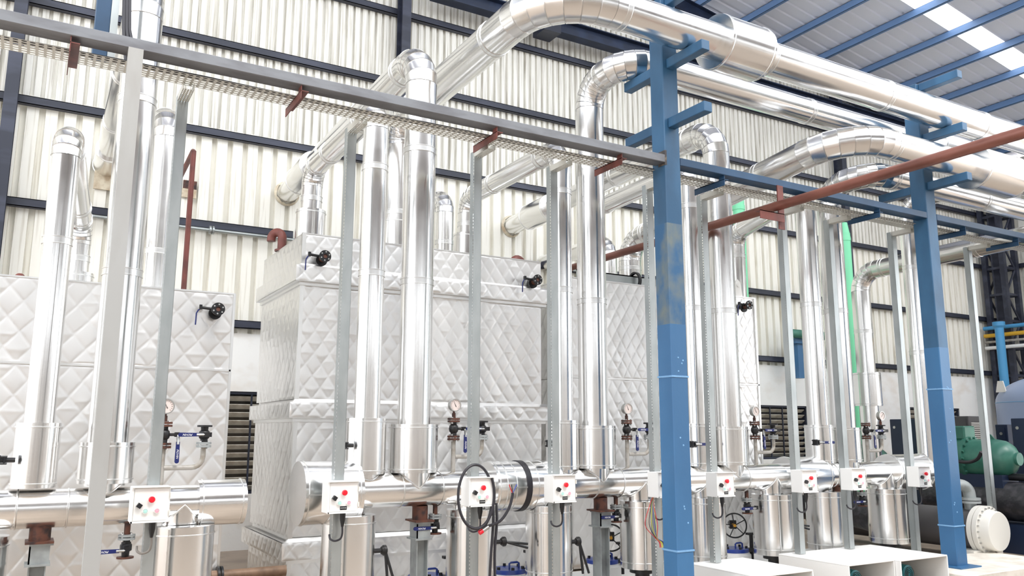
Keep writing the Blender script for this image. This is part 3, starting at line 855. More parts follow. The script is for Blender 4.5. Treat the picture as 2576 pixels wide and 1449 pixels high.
# ------------------------------------------------------------------ control boxes
def box_proto(plate=True, cable='cable'):
    p = Proto()
    w, h, d = .245, .24, .15
    y0 = -.005 - d
    p.add('enclosure', MB().bbox((-w / 2, y0, -h / 2), (w / 2, -.005, h / 2), .004), 'white_paint')
    p.add('door', MB().bbox((-w / 2 + .012, y0 - .008, -h / 2 + .014), (w / 2 - .01, y0 + .004, h / 2 - .012), .003), 'white_paint')
    p.add('hood', MB().box((-w / 2 - .002, y0 - .03, h / 2 - .004), (w / 2 + .012, y0 + .01, h / 2 + .002)).box((-w / 2 - .002, y0 - .012, -h / 2), (-w / 2 + .01, y0 + .004, h / 2)).box((-w / 2, y0 - .012, -h / 2), (w / 2, y0 + .004, -h / 2 + .012)), 'white_paint', smooth=0)
    p.add('hinge', MB().box((w / 2 - .004, y0 - .012, .04), (w / 2 + .004, y0, .075)).box((w / 2 - .004, y0 - .012, -.075), (w / 2 + .004, y0, -.04)), 'offwhite', smooth=0)
    yf = y0 - .008
    def at(fx, fy): return (-w / 2 + .012 + fx * (w - .022), h / 2 - .012 - fy * (h - .026))
    x, z = at(.5, .34)
    b = p.add('stop_button', MB().lathe((x, yf, z), (0, -1, 0), [(0, .012), (.012, .012), (.014, .021), (.028, .021), (.032, .017), (.033, 0)], 20), 'red_plastic')
    x, z = at(.16, .52)
    m = Matrix.Translation((x, yf - .014, z)) @ Matrix.Rotation(math.radians(35), 4, 'Y')
    p.add('selector_knob', MB().box((-.015, -.016, -.015), (.015, .014, .015), m), 'black_plastic', smooth=0)
    for nm, fx, mm in (('start_button', .34, 'mint_plastic'), ('reset_button', .67, 'pink_plastic')):
        x, z = at(fx, .7)
        k = p.add('button_ring', MB().lathe((x, yf, z), (0, -1, 0), [(0, .019), (.016, .019), (.018, .016), (.014, .013)], 20), 'white_paint')
        p.add(nm, MB().lathe((x, yf - .012, z), (0, -1, 0), [(0, .0128), (.006, .0125), (.007, 0)], 20), mm, k)
    if plate:
        x, z = at(.5, .88)
        k = p.add('name_plate', MB().box((x - .027, yf - .002, z - .014), (x + .027, yf, z + .014)), 'black_plastic', smooth=0)
        tm = text_mesh('CH-PU-02', .0105, Matrix.Translation((x, yf - .0025, z)) @ Matrix.Rotation(math.radians(90), 4, 'X'), 'plate_text')
        p.add('plate_text', tm, 'label_white', k)
    p.add('cable_gland', MB().lathe((.03, -.07, -h / 2), (0, 0, -1), [(0, .022), (.05, .022), (.11, .01)], 14), 'black_plastic')
    pts = [(.03, -.07, -h / 2 - .1), (.032, -.07, -h / 2 - .16), (.02, -.062, -h / 2 - .2), (-.02, -.05, -h / 2 - .215), (-.05, -.03, -h / 2 - .2), (-.052, -.01, -h / 2 - .17)]
    p.add('box_cable', MB().tube(smooth_path(pts), .008, 8), cable)
    return p

def smooth_path(pts, n=6):
    P = [Vector(q) for q in pts]
    out = []
    for i in range(len(P) - 1):
        p0, p1, p2, p3 = P[max(i - 1, 0)], P[i], P[i + 1], P[min(i + 2, len(P) - 1)]
        for k in range(n):
            t = k / n
            out.append(.5 * ((2 * p1) + (p2 - p0) * t + (2 * p0 - 5 * p1 + 4 * p2 - p3) * t * t + (3 * p1 - p0 - 3 * p2 + p3) * t ** 3))
    out.append(P[-1])
    return out

bp, bp0 = box_proto(), box_proto(False, 'cable_grey')
BL = ['white control box without a name plate, far left', 'white control box in front of the big drum end of the middle header', 'white control box encircled by a coiled black cable',
      'white control box just left of the thick double-bending riser', 'white control box mostly hidden behind the near blue column', 'white control box first to the right of the near blue column',
      'white control box second to the right of the near blue column', 'white control box third to the right of the near blue column', 'white control box against the left side of the far blue column']
for i, lb in enumerate(BL):
    (bp0 if i == 0 else bp).put('control_box', lb, 'control box', (PX[i] + (-.03 if i == 0 else -.015), 6.445, 1.105 if i < 5 else 1.085), 'control boxes on the posts')
# coil round the third box
cx = PX[2] - .02
cb = thing('coiled_cable', 'black power cable coiled around the third control box, bare wires at its end', 'cable', (cx, 6.36, .9))
pts = []
for i in range(91):
    t = i / 90; a_ = math.radians(35 - 465 * t)
    pts.append((cx - .035 - .035 * t + (.15 + .035 * t) * math.cos(a_), 6.268 + .045 * t, 1.075 - .03 * t + (.245 + .045 * t) * math.sin(a_)))
pts += smooth_path([(cx + .055, 6.31, .815), (cx + .17, 6.27, .86), (cx + .25, 6.26, .96), (cx + .285, 6.26, 1.06), (cx + .288, 6.26, 1.09)])
wpart(cb, 'sheath', MB().tube(pts, .0125, 8), 'cable')
for k, (dx, mm) in enumerate(((-.04, 'wire_red'), (-.015, 'black_plastic'), (.035, 'wire_blue'))):
    wpart(cb, 'bare_wire', MB().tube([(cx + .288, 6.26, 1.085), (cx + .288 + dx * .5, 6.255, 1.12), (cx + .288 + dx, 6.25, 1.16)], .004, 6), mm)
wpart(cb, 'connector', MB().cyl((cx + .0, 6.3, .775), (cx + .075, 6.3, .815), .017, seg=12), 'steel')
wpart(cb, 'red_tape', MB().cyl((cx - .01, 6.3, .77), (cx + .02, 6.3, .786), .02, seg=12), 'red_plastic')
for k, lb in enumerate(('black cable hanging straight down beside the coiled cable, left strand', 'black cable hanging straight down beside the coiled cable, right strand')):
    x = PX[2] + .1 + .035 * k
    tag(link('hanging_cable', MB().tube(smooth_path([(x + .03, 6.36, 1.0), (x + .02, 6.33, .85), (x, 6.33, .6), (x - .015 + .02 * k, 6.33, .3), (x - .01, 6.33, .02)]), .012, 8), 'cable'), lb, 'cable')
lw = thing('loose_wires', 'tangle of thin red, yellow and black wires hanging by the near blue column', 'wires', (5.33, 6.4, .95))
for k, (mm, sx) in enumerate((('wire_red', -.1), ('wire_red', .05), ('wire_yellow', -.02), ('wire_yellow', .03), ('black_plastic', -.05), ('wire_blue', .02))):
    wpart(lw, 'wire', MB().tube(smooth_path([(5.36, 6.42, .99), (5.3, 6.38, 1.0), (5.25 + sx * .4, 6.34, .9), (5.24 + sx, 6.32, .74), (5.28 + sx * .2, 6.33, .62), (5.32 + .01 * k, 6.34, .57), (5.33 + .012 * k, 6.34, .52)]), .0035, 6), mm)

# ------------------------------------------------------------------ valves
def flange_pair(z, r=.058, t=.018, d=1):
    return MB().cyl((0, 0, z), (0, 0, z + d * t), r, seg=24).cyl((0, 0, z + d * (t + .006)), (0, 0, z + d * (2 * t + .006)), r, seg=24)
def bolts(z, L, r=.044, n=4, x=0, y=0):
    mb = MB()
    for k in range(n):
        a = math.pi / n + 2 * math.pi * k / n
        mb.cyl((x + r * math.cos(a), y + r * math.sin(a), z), (x + r * math.cos(a), y + r * math.sin(a), z + L), .009, seg=6)
    return mb
def lever(p, sub, x, y, z, direction, length=.2, hub='steel'):
    """grip lying in the xz plane, direction 'l','r' or 'd'"""
    d = {'l': Vector((-1, 0, 0)), 'r': Vector((1, 0, 0)), 'd': Vector((0, 0, -1))}[direction]
    s = Vector((0, 0, 1)) if direction != 'd' else Vector((1, 0, 0))
    o = Vector((x, y, z))
    p.add('lever_neck', MB().tube([o, o + d * .03 + Vector((0, -.012, 0)), o + d * .07 + Vector((0, -.012, 0))], .011, 8), hub, sub)
    c0, c1 = o + d * .05 + Vector((0, -.012, 0)), o + d * length + Vector((0, -.012, 0))
    hw = .016
    ring = []
    for k in range(9):
        a = -math.pi / 2 + math.pi * k / 8
        ring.append(c1 + d * (hw * math.cos(a)) + s * (hw * math.sin(a)))
    poly = [c0 - s * hw * .85] + ring + [c0 + s * hw * .85]
    g = p.add('lever_grip', MB().prism([q + Vector((0, -.006, 0)) for q in poly], (0, .012, 0)), 'navy_grip', sub, smooth=0)
    mid = c0.lerp(c1, .62) + Vector((0, -.0065, 0))
    rot = Matrix.Rotation(math.radians(90), 4, 'X')
    turn = {'l': 180, 'r': 0, 'd': 90}[direction]
    tm = text_mesh('PIOVIN', .022, Matrix.Translation(mid) @ Matrix.Rotation(math.radians(turn), 4, 'Y') @ rot, 'grip_text', .25)
    p.add('grip_text', tm, 'label_white', sub)
    return g

def valve_body(p, z0, z1, sub=None, x=0.0, m='black_iron'):
    h = z1 - z0
    b = p.add('valve_body', MB().lathe((x, 0, z0), (0, 0, 1), [(0, .03), (h * .2, .028), (h * .3, .04), (h * .5, .046), (h * .7, .04), (h * .8, .028), (h, .03)], 16), m, sub)
    return b

def gauge_proto(main='g'):
    p = Proto()
    p.add('stub_pipe', MB().cyl((0, 0, -.02), (0, 0, .29), .021, seg=16), 'grey_pipe')
    p.add('lower_flange', flange_pair(.285), 'rust_iron')
    p.add('flange_bolts', bolts(.275, .065), 'steel')
    b = valve_body(p, .325, .455)
    p.add('upper_flange', flange_pair(.45, t=.016), 'rust_iron')
    p.add('flange_bolts', bolts(.435, .062), 'steel')
    p.add('stem', MB().cyl((0, 0, .39), (.085, -.02, .39), .012, seg=10).box((.075, -.04, .372), (.11, 0, .408)), 'black_iron', b)
    lever(p, b, .1, -.035, .385, 'd', .2)
    def gauge(x, z):
        p.add('nipple', MB().cyl((x, 0, z), (x, 0, z + .045), .017, seg=10).cyl((x, 0, z + .045), (x, 0, z + .065), .011, seg=8), 'rust_iron')
        zc = z + .118
        g = p.add('gauge_case', MB().lathe((x, .022, zc), (0, -1, 0), [(0, .05), (.004, .056), (.045, .056), (.052, .06), (.058, .06), (.058, .051), (.05, .051)], 28), 'steel')
        p.add('dial', MB().lathe((x, -.029, zc), (0, -1, 0), [(0, .051), (.001, .051), (.001, 0)], 28), 'dial', g)
        a = math.radians(25 if main == 'g' else -40)
        d = Vector((-math.sin(a), 0, math.cos(a))); c = Vector((x, -.034, zc))
        p.add('needle', MB().prism([c - d * .018 + Vector((.003, 0, 0)), c - d * .018 - Vector((.003, 0, 0)), c + d * .042], (0, .002, 0)), 'black_plastic', g, smooth=0)
        tk = MB()
        for k in range(13):
            t = math.radians(-135 + 22.5 * k)
            u = Vector((math.sin(t), 0, math.cos(t))); s = Vector((u.z, 0, -u.x))
            q = Vector((x, -.0325, zc))
            tk.prism([q + u * .036 - s * .001, q + u * .036 + s * .001, q + u * .045 + s * .001, q + u * .045 - s * .001], (0, .001, 0))
        p.add('dial_marks', tk, 'black_plastic', g, smooth=0)
    if main == 'g': gauge(0, .49)
    xb = .30
    p.add('branch_pipe', MB().tube([(.015, 0, .135), (.22, 0, .135)] + [(.22 + .08 * math.sin(t), 0, .215 - .08 * math.cos(t)) for t in (.3, .6, .9, 1.2, 1.57)] + [(xb, 0, .3)], .02, 14), 'grey_pipe')
    p.add('branch_flange', MB().add(*shift(flange_pair(.29), xb)), 'galv_dull')
    p.add('flange_bolts', bolts(.28, .062, x=xb), 'steel')
    b2 = valve_body(p, .33, .45, None, xb)
    p.add('blind_flange', MB().cyl((xb, 0, .45), (xb, 0, .465), .058, seg=24), 'black_iron')
    p.add('stem', MB().cyl((xb, 0, .39), (xb + .0, -.05, .39), .014, seg=10).box((xb - .02, -.075, .372), (xb + .045, -.04, .408)), 'black_iron', b2)
    lever(p, b2, xb - .0, -.06, .39, 'l', .19)
    if main != 'g': gauge(xb, .465)
    return p
def shift(mb, dx): return ([(v[0] + dx, v[1], v[2]) for v in mb.v], mb.f)
gp, gp2 = gauge_proto(), gauge_proto('m')
for x, z, lb in ((.93, 1.187, 'pressure gauge and valve pair half hidden by the far left slotted post'), (3.444, 1.243, 'pressure gauge and valve pair left of the cable coil, rusty flanges'),
                 (5.476, 1.243, 'pressure gauge and valve pair left of the near blue column'), (7.36, 1.243, 'pressure gauge and valve pair in front of the louvred window')):
    gp.put('gauge_valve', lb, 'valve', (x, 7, z), 'gauge valve sets on the header')
gp2.put('gauge_valve', 'pressure gauge and valve pair right of the mint pipe', 'valve', (9.36, 7, 1.243), 'gauge valve sets on the header')

def drain_proto(dirn):
    p = Proto()
    p.add('stub_pipe', MB().cyl((0, 0, .03), (0, 0, -.09), .022, seg=14), 'rust_iron')
    p.add('upper_flange', flange_pair(-.085, .06, .016, -1), 'galv_dull')
    p.add('flange_bolts', bolts(-.135, .06), 'steel')
    b = p.add('valve_body', MB().lathe((0, 0, -.12), (0, 0, -1), [(0, .034), (.03, .034), (.04, .042), (.08, .042), (.09, .028), (.125, .026)], 16), 'black_iron')
    p.add('bottom_flange', MB().cyl((0, 0, -.245), (0, 0, -.258), .06, seg=24), 'rust_iron')
    sx = .0 if dirn == 'l' else .09
    p.add('stem', MB().cyl((0, 0, -.19), (sx, -.05, -.19), .014, seg=10).box((sx - .018, -.065, -.21), (sx + .018, -.035, -.17)), 'black_iron', b)
    lever(p, b, sx, -.05, -.195, 'l', .22)
    return p
dp, dp2 = drain_proto('l'), drain_proto('r')
for x, z, pr_, lb in ((.72, .925, dp, 'blue handled drain valve under the far left header'), (3.26, .955, dp, 'blue handled drain valve under the header left of the coiled cable'), (5.3, .955, dp, 'blue handled drain valve beside the bracketed stand left of the loose wires'),
                      (7.16, .955, dp2, 'drain valve above the black handwheel'), (9.16, .955, dp, 'drain valve under the header right of the mint pipe')):
    pr_.put('drain_valve', lb, 'valve', (x, 6.98, z), 'drain valves under the headers')

def tank_valve_proto():
    p = Proto()
    p.add('neck', MB().cyl((0, .06, 0), (0, -.06, 0), .04, seg=16), 'black_iron')
    p.add('rear_flange', MB().cyl((-.01, -.05, -.03), (-.01, -.075, -.03), .06, seg=24), 'black_iron')
    p.add('valve_body', MB().cyl((0, -.07, -.01), (0, -.16, 0), .04, seg=16), 'rust_iron')
    f = p.add('front_flange', MB().lathe((0, -.15, 0), (0, -1, 0), [(0, .062), (.018, .062), (.018, .022), (.003, .022), (.003, 0)], 28), 'black_iron')
    mb = MB()
    for k in range(6):
        a = .4 + k * math.pi / 3
        mb.cyl((.045 * math.cos(a), -.166, .045 * math.sin(a)), (.045 * math.cos(a), -.172, .045 * math.sin(a)), .008, seg=8)
    p.add('flange_bolt', mb, 'steel', f)
    s = p.add('stem', MB().cyl((0, -.11, 0), (-.15, -.12, .01), .014, seg=10).box((-.165, -.135, -.01), (-.14, -.105, .035)), 'black_iron')
    p.add('lever', MB().tube([(-.15, -.12, .0), (-.175, -.13, -.02), (-.19, -.13, -.05), (-.192, -.13, -.16)], .007, 8), 'navy_grip', s)
    return p
tp = tank_valve_proto()
for x, z, y, lb in ((2.5, 3.385, 8.29, 'flanged valve at the upper left of the middle tank'), (5.08, 3.385, 8.29, 'flanged valve at the upper right of the middle tank'),
                    (1.48, 2.755, 8.29, 'black flanged valve at the top corner of the far left tank'), (8.56, 3.36, 8.29, 'flanged valve at the top right corner of the third tank')):
    tp.put('tank_valve', lb, 'valve', (x, y, z), 'valves on the tank fronts')

def side_valve_proto(grip):
    p = Proto()
    p.add('nipple', MB().cyl((0, 0, 0), (-.1, 0, 0), .018, seg=10), 'black_iron')
    b = p.add('square_flange', MB().bbox((-.11, -.035, -.035), (-.09, .035, .035), .004).bbox((-.075, -.03, -.03), (-.06, .03, .03), .004), 'black_iron')
    mb = MB()
    for sy in (-1, 1):
        for sz in (-1, 1): mb.cyl((-.125, sy * .024, sz * .024), (-.05, sy * .024, sz * .024), .007, seg=6)
    p.add('flange_bolt', mb, 'black_iron', b)
    if grip: lever(p, b, -.06, -.03, .0, 'r', .24)
    return p
sp, spg = side_valve_proto(False), side_valve_proto(True)
for x, z, q, lb in ((2.43, 1.487, sp, 'small black side valve just right of the second control box post'), (4.52, 1.495, sp, 'small black side valve just left of the fourth control box post'),
                    (6.36, 1.478, spg, 'blue handled side valve at the right edge of the near blue column'), (8.34, 1.49, spg, 'blue handled side valve on the casing beside the louvred window'), (-.05, 1.40, sp, 'black side valve at the left edge of the picture')):
    q.put('side_valve', lb, 'valve', (x, 7 - .12, z), 'side valves on the riser casings')

def butterfly_proto(down):
    p = Proto()
    p.add('neck', MB().cyl((0, 0, 0), (.1, 0, 0), .02, seg=10), 'black_iron')
    b = p.add('hub', MB().lathe((.08, 0, 0), (1, 0, 0), [(0, .03), (.02, .045), (.04, .045), (.05, .03)], 16), 'black_iron')
    d = Vector((.06, -.02, -.3)) if down else Vector((.22, -.05, -.045))
    for k in (-1, 1):
        o = Vector((.11, -.02, 0))
        e = o + d + (Vector((k * .035, 0, 0)) if down else Vector((0, 0, k * .018)))
        p.add('handle', MB().tube([o, o.lerp(e, .4), e], .012, 6), 'black_plastic', b)
    return p
bd, br = butterfly_proto(True), butterfly_proto(False)
for x, z, q, lb in ((2.64, .6, bd, 'black squeeze-handle valve hanging right of the second casing'), (3.82, .6, br, 'black lever valve pointing right beside the hanging cables'), (4.66, .55, bd, 'black squeeze-handle valve right of the fourth casing'), (7.66, .56, br, 'black lever valve poking out behind the second post past the near blue column')):
    q.put('lever_valve', lb, 'valve', (x, 6.9, z), 'black lever valves on the casings')

def wheel(label, x, y, z, rz):
    root = thing('handwheel', label, 'handwheel', (x, y, z), None, rz)
    p = Proto()
    R = .14
    p.add('rim', MB().tube([(R * math.cos(2 * math.pi * k / 40), 0, R * math.sin(2 * math.pi * k / 40)) for k in range(40)], .009, 8, closed=True), 'black_plastic')
    for k in range(5):
        a = .5 + 2 * math.pi * k / 5
        p.add('spoke', MB().tube([(.015 * math.cos(a), 0, .015 * math.sin(a)), (R * math.cos(a), 0, R * math.sin(a))], .006, 6), 'black_plastic')
    p.add('hub', MB().cyl((0, -.02, 0), (0, .1, 0), .018, seg=10), 'brass')
    p.add('yoke', MB().box((-.04, .1, -.05), (.04, .12, .05)).box((-.035, .12, -.05), (.035, .22, -.035)).cyl((0, .12, 0), (0, .3, 0), .03), 'black_iron')
    for n, me, sub in p.parts:
        o = bpy.data.objects.new(n, me); COL.objects.link(o); o.parent = root
wheel('black five-spoke handwheel right of the near blue column', 7.42, 7.45, .51, math.radians(-35))
wheel('black handwheel half hidden behind a casing left of the near blue column', 5.62, 7.5, .47, math.radians(-35))

def strainer(x, y, label, zt=.27):
    root = thing('strainer_pot', label, 'strainer', (x, y, 0), 'blue lidded strainers')
    wpart(root, 'pot', MB().lathe((x, y, 0), (0, 0, 1), [(0, .2), (zt - .08, .2), (zt - .05, .17)], 28), 'white_paint')
    lid = wpart(root, 'lid', MB().lathe((x, y, zt - .05), (0, 0, 1), [(0, .17), (.0, .175), (.035, .175), (.04, .17), (.04, 0)], 28), 'lid_blue')
    wpart(root, 'lid_handle', MB().tube([(x - .02, y - .05, zt - .01), (x - .02, y - .05, zt + .04), (x, y - .05, zt + .05), (x + .07, y - .05, zt + .05), (x + .09, y - .05, zt + .04), (x + .09, y - .05, zt - .01)], .01, 8), 'lid_blue', sub=lid)
    for k in range(6):
        a = k * math.pi / 3 + .3
        wpart(root, 'lid_bolt', MB().cyl((x + .145 * math.cos(a), y + .145 * math.sin(a), zt - .01), (x + .145 * math.cos(a), y + .145 * math.sin(a), zt + .015), .016, seg=6), 'black_iron', sub=lid)
    wpart(root, 'clamp_post', MB().cyl((x + .19, y - .1, .1), (x + .19, y - .1, zt + .16), .022, seg=10).box((x + .13, y - .13, zt + .14), (x + .25, y - .07, zt + .165)).box((x + .11, y - .13, zt - .05), (x + .26, y - .06, zt - .01)), 'black_iron')
for x, y, lb in ((3.42, 7.5, 'blue lidded strainer at the bottom edge left of the hanging cables'), (4.3, 7.45, 'blue lidded strainer between two casings right of the hanging cables'),
                 (5.5, 7.5, 'blue lidded strainer beside the bracketed stand left of the near blue column'), (7.36, 7.42, 'blue lidded strainer below the black five-spoke handwheel'), (9.2, 7.5, 'blue lidded strainer far back between the last casings')):
    strainer(x, y, lb)
structure('floor_pad', MB().bbox((2.6, 6.75, 0), (10.2, 8.0, .06), .01), 'white_paint')

# header stands
def stand(x, label):
    root = thing('header_stand', label, 'pipe stand', (x, 7, 0), 'steel stands under the header')
    wpart(root, 'stand_post', MB().box((x - .055, 6.93, .05), (x - .047, 7.07, .66)).box((x + .047, 6.93, .05), (x + .055, 7.07, .66)).box((x - .05, 6.995, .05), (x + .05, 7.005, .66)), 'galv_dull', smooth=0)
    wpart(root, 'saddle_block', MB().box((x - .08, 6.9, .66), (x + .08, 7.1, .675)).box((x - .06, 6.92, .675), (x - .05, 7.08, .8)).box((x - .06, 6.92, .675), (x + .07, 6.93, .8)).box((x - .06, 6.9, .8), (x + .09, 7.1, .815)), 'galv_dull', smooth=0)
    wpart(root, 'cradle', MB().box((x - .09, 6.88, .815), (x + .09, 7.12, .83)).cyl((x, 7, .83), (x, 7, .95), .07, seg=20), 'rust_iron')
for x, lb in ((.15, 'grey steel stand under the far left header'), (3.12, 'grey steel stand under the header left of the coiled cable'), (5.12, 'grey steel stand under the header left of the loose wires'), (8.75, 'grey steel stand under the header beside the mint pipe')):
    stand(x, lb)

# ------------------------------------------------------------------ rusty pipe and its hanger, vents, conduit, mint pipe
rp = pipe('rusty red bare pipe crossing in front of the far blue column', [(6.64, 9.9, 3.5), (6.64, 9.9, 3.96), (6.64, 2.2, 3.96)], .05, .12, 0, 'bare_pipe', 'pipe_rust', 4)
hg = thing('pipe_hanger', 'red oxide hanger strap holding the rusty pipe below the blue beam', 'hanger', (6.62, 5.87, 4.0))
wpart(hg, 'strap', MB().box((6.67, 5.862, 3.72), (6.755, 5.875, 4.2)), 'oxide', smooth=0)
wpart(hg, 'foot', MB().box((6.36, 5.83, 3.79), (6.72, 5.838, 3.88)).box((6.36, 5.83, 3.872), (6.72, 5.9, 3.88)), 'oxide', smooth=0)
tv = thing('vent_pipe', 'thin red vent pipe standing on the far left tank', 'pipe', (1.31, 9.2, 2.94))
wpart(tv, 'stem', MB().tube([(1.31, 9.2, 2.95), (1.31, 9.2, 4.63), (1.32, 9.3, 4.66), (1.4, 11.95, 4.7)], .028, 12), 'oxide')
wpart(tv, 'flange', MB().cyl((1.31, 9.2, 2.95), (1.31, 9.2, 2.97), .1, seg=20).cyl((1.31, 9.2, 2.98), (1.31, 9.2, 3.0), .1, seg=20), 'oxide')
def gooseneck(label, x, y, z, r, h, dx, dy):
    o = thing('vent_gooseneck', label, 'vent', (x, y, z), 'oxide gooseneck vents')
    R = math.hypot(dx, dy) / 2
    pts = [(x, y, z), (x, y, z + h)] + [(x + dx / 2 * (1 - math.cos(t)), y + dy / 2 * (1 - math.cos(t)), z + h + R * math.sin(t)) for t in [math.pi * k / 10 for k in range(1, 11)]] + [(x + dx, y + dy, z + h - .03)]
    wpart(o, 'neck', MB().tube(pts, r, 18), 'oxide')
    wpart(o, 'collar', MB().lathe((x, y, z), (0, 0, 1), [(0, r + .03), (.02, r + .03), (.02, r)], 18), 'oxide')
gooseneck('brown gooseneck vent at the left rear of the middle tank', 2.36, 9.35, 3.65, .05, .16, -.1, .1)
gooseneck('brown gooseneck vent peeking over the right end of the middle tank', 5.1, 8.75, 3.65, .055, .02, .17, .05)
gooseneck('brown gooseneck vent peeking over the far left tank', -.2, 9.2, 2.94, .045, .08, .02, .12)
cd = thing('wall_conduit', 'grey conduit pipe clamped under the wall girt', 'conduit', (1.9, 11.8, 4.38))
wpart(cd, 'tube', MB().cyl((.2, 11.82, 4.385), (3.6, 11.82, 4.385), .024, seg=14), 'galv')
wpart(cd, 'coupling', MB().cyl((1.96, 11.82, 4.385), (1.985, 11.82, 4.385), .06, seg=16).cyl((2.0, 11.82, 4.385), (2.025, 11.82, 4.385), .06, seg=16), 'galv')
mp = thing('mint_pipe', 'mint green vertical pipe behind the thick riser', 'pipe', (13.15, 10, 1.8))
wpart(mp, 'shaft', MB().cyl((13.15, 10, 0), (13.15, 10, 5.35), .1, seg=24), 'mint_pipe')
wpart(mp, 'socket', MB().lathe((13.15, 10, 5.2), (0, 0, 1), [(0, .1), (0, .108), (.05, .108), (.3, .07), (.36, .06)], 24), 'mint_pipe')
m2 = thing('mint_pipe', 'short visible piece of mint green pipe above the long sloping pipe', 'pipe', (10.38, 10, 3.5))
wpart(m2, 'shaft', MB().cyl((10.38, 10, 0), (10.38, 10, 5.75), .1, seg=24), 'mint_pipe')
wpart(m2, 'socket', MB().cyl((10.38, 10, 5.42), (10.38, 10, 5.5), .108, seg=24), 'mint_pipe')
vp_ = thing('valve_post', 'blue post with a dark green pipe stub against the back wall', 'post', (13.5, 11.6, 2.9))
wpart(vp_, 'shaft', MB().box((13.42, 11.5, 2.7), (13.62, 11.7, 3.45)).box((13.3, 11.45, 3.4), (13.74, 11.75, 3.5)), 'blue', smooth=0)
wpart(vp_, 'stub', MB().cyl((13.1, 11.4, 3.58), (14.1, 11.4, 3.58), .09, seg=16), 'chiller_green')

# wall pipes in the far corner
for k, (z, r, mm, lb) in enumerate(((4.22, .05, 'line_blue', 'light blue pipe run on the far side wall, top of four'), (4.03, .05, 'line_yellow', 'yellow pipe run on the far side wall under the light blue one'), (3.87, .03, 'grey_pipe', 'thin grey pipe run on the far side wall'), (3.72, .045, 'white_paint', 'white pipe run on the far side wall, lowest of four'))):
    tag(link('wall_pipe', MB().cyl((20.8, 3, z), (20.8, 11.9, z), r, seg=12), mm), lb, 'pipe', 'coloured pipes on the side wall')
tag(link('blue_standpipe', MB().lathe((20.4, 11.3, 0), (0, 0, 1), [(0, .1), (4.15, .1), (4.2, .14), (4.3, .14)], 20), 'line_blue'), 'light blue standpipe in front of the corner lattice column', 'pipe')

# ------------------------------------------------------------------ pump covers
def cover(x0, x1, y0, y1, zt, label):
    root = thing('pump_cover', label, 'pump cover', ((x0 + x1) / 2, (y0 + y1) / 2, 0), 'white pump covers')
    t = .015
    wpart(root, 'top_sheet', MB().bbox((x0, y0, zt - t), (x1, y1, zt), .004), 'white_paint')
    wpart(root, 'side_sheet', MB().box((x0, y0, 0), (x0 + t, y1, zt - t)), 'white_paint', smooth=0)
    wpart(root, 'side_sheet', MB().box((x1 - t, y0, 0), (x1, y1, zt - t)), 'white_paint', smooth=0)
    wpart(root, 'back_sheet', MB().box((x0 + t, y1 - t, 0), (x1 - t, y1, zt - t)), 'white_paint', smooth=0)
    cx = (x0 + x1) / 2
    mt = thing('pump_motor', 'teal electric motor inside the ' + label, 'motor', (cx, y0 + .4, 0), 'motors inside the pump covers')
    wpart(mt, 'motor_body', MB().lathe((cx - .05, y0 + .16, .11), (0, 1, 0), [(0, .06), (.01, .095), (.1, .1), (.6, .1)], 28), 'teal')
    f = MB()
    for k in range(16):
        a = 2 * math.pi * k / 16
        m = Matrix.Translation((cx - .05, 0, .11)) @ Matrix.Rotation(a, 4, 'Y')
        f.box((.09, y0 + .3, -.003), (.108, y0 + .7, .003), m)
    wpart(mt, 'cooling_fins', f, 'teal', smooth=0)
    g = MB()
    for k in range(4): g.lathe((cx - .05, y0 + .155, .11), (0, -1, 0), [(0, .02 + .018 * k), (.004, .022 + .018 * k), (.0, .026 + .018 * k)], 24, False)
    wpart(mt, 'fan_grille', g, 'black_plastic')
    wpart(mt, 'motor_foot', MB().box((cx - .16, y0 + .3, 0), (cx + .06, y0 + .7, .03)), 'teal', smooth=0)
cover(5.93, 6.69, 5.70, 6.62, .3, 'white sheet pump cover nearest the blue column')
cover(7.23, 7.955, 5.72, 6.62, .3, 'white sheet pump cover in the middle of three')
cover(7.965, 8.78, 5.66, 6.62, .3, 'white sheet pump cover furthest right')

# ------------------------------------------------------------------ chillers and plant at the right
cd1 = thing('condenser', 'white condenser end with a bolted round cover', 'chiller', (10.93, 6.6, 0))
cx, cz = 10.93, .36
wpart(cd1, 'shell', MB().cyl((cx, 6.56, cz), (cx, 9.2, cz), .26, seg=36), 'cab_grey')
fl = wpart(cd1, 'flange', MB().cyl((cx, 6.43, cz), (cx, 6.49, cz), .31, seg=40).cyl((cx, 6.5, cz), (cx, 6.56, cz), .31, seg=40), 'offwhite')
for k in range(24):
    a = 2 * math.pi * k / 24
    wpart(cd1, 'flange_bolt', MB().cyl((cx + .285 * math.cos(a), 6.41, cz + .285 * math.sin(a)), (cx + .285 * math.cos(a), 6.44, cz + .285 * math.sin(a)), .012, seg=6), 'steel', sub=fl)
wpart(cd1, 'end_cover', MB().lathe((cx, 6.44, cz), (0, -1, 0), [(0, .27), (.05, .255), (.12, .25), (.135, .24), (.135, 0)], 40), 'offwhite')
wpart(cd1, 'base', MB().box((cx - .35, 6.46, 0), (cx + .3, 6.9, .12)), 'offwhite', smooth=0)
wpart(cd1, 'water_pipe', MB().tube(smooth_path([(cx - .5, 6.75, .93), (cx - .16, 6.69, .93), (cx - .03, 6.67, .88), (cx, 6.66, .79), (cx, 6.66, .55)]), .075, 18), 'galv_dull')
wpart(cd1, 'pipe_flange', MB().cyl((cx, 6.66, .73), (cx, 6.66, .76), .13, seg=24).cyl((cx, 6.66, .69), (cx, 6.66, .72), .13, seg=24), 'galv_dull')
ev = thing('evaporator', 'black foil wrapped evaporator shell running out of frame at the right', 'chiller', (12.0, 6, .3))
wpart(ev, 'shell', MB().cyl((12.0, 3.0, .67), (12.0, 7.9, .67), .27, seg=36), 'insul_black')
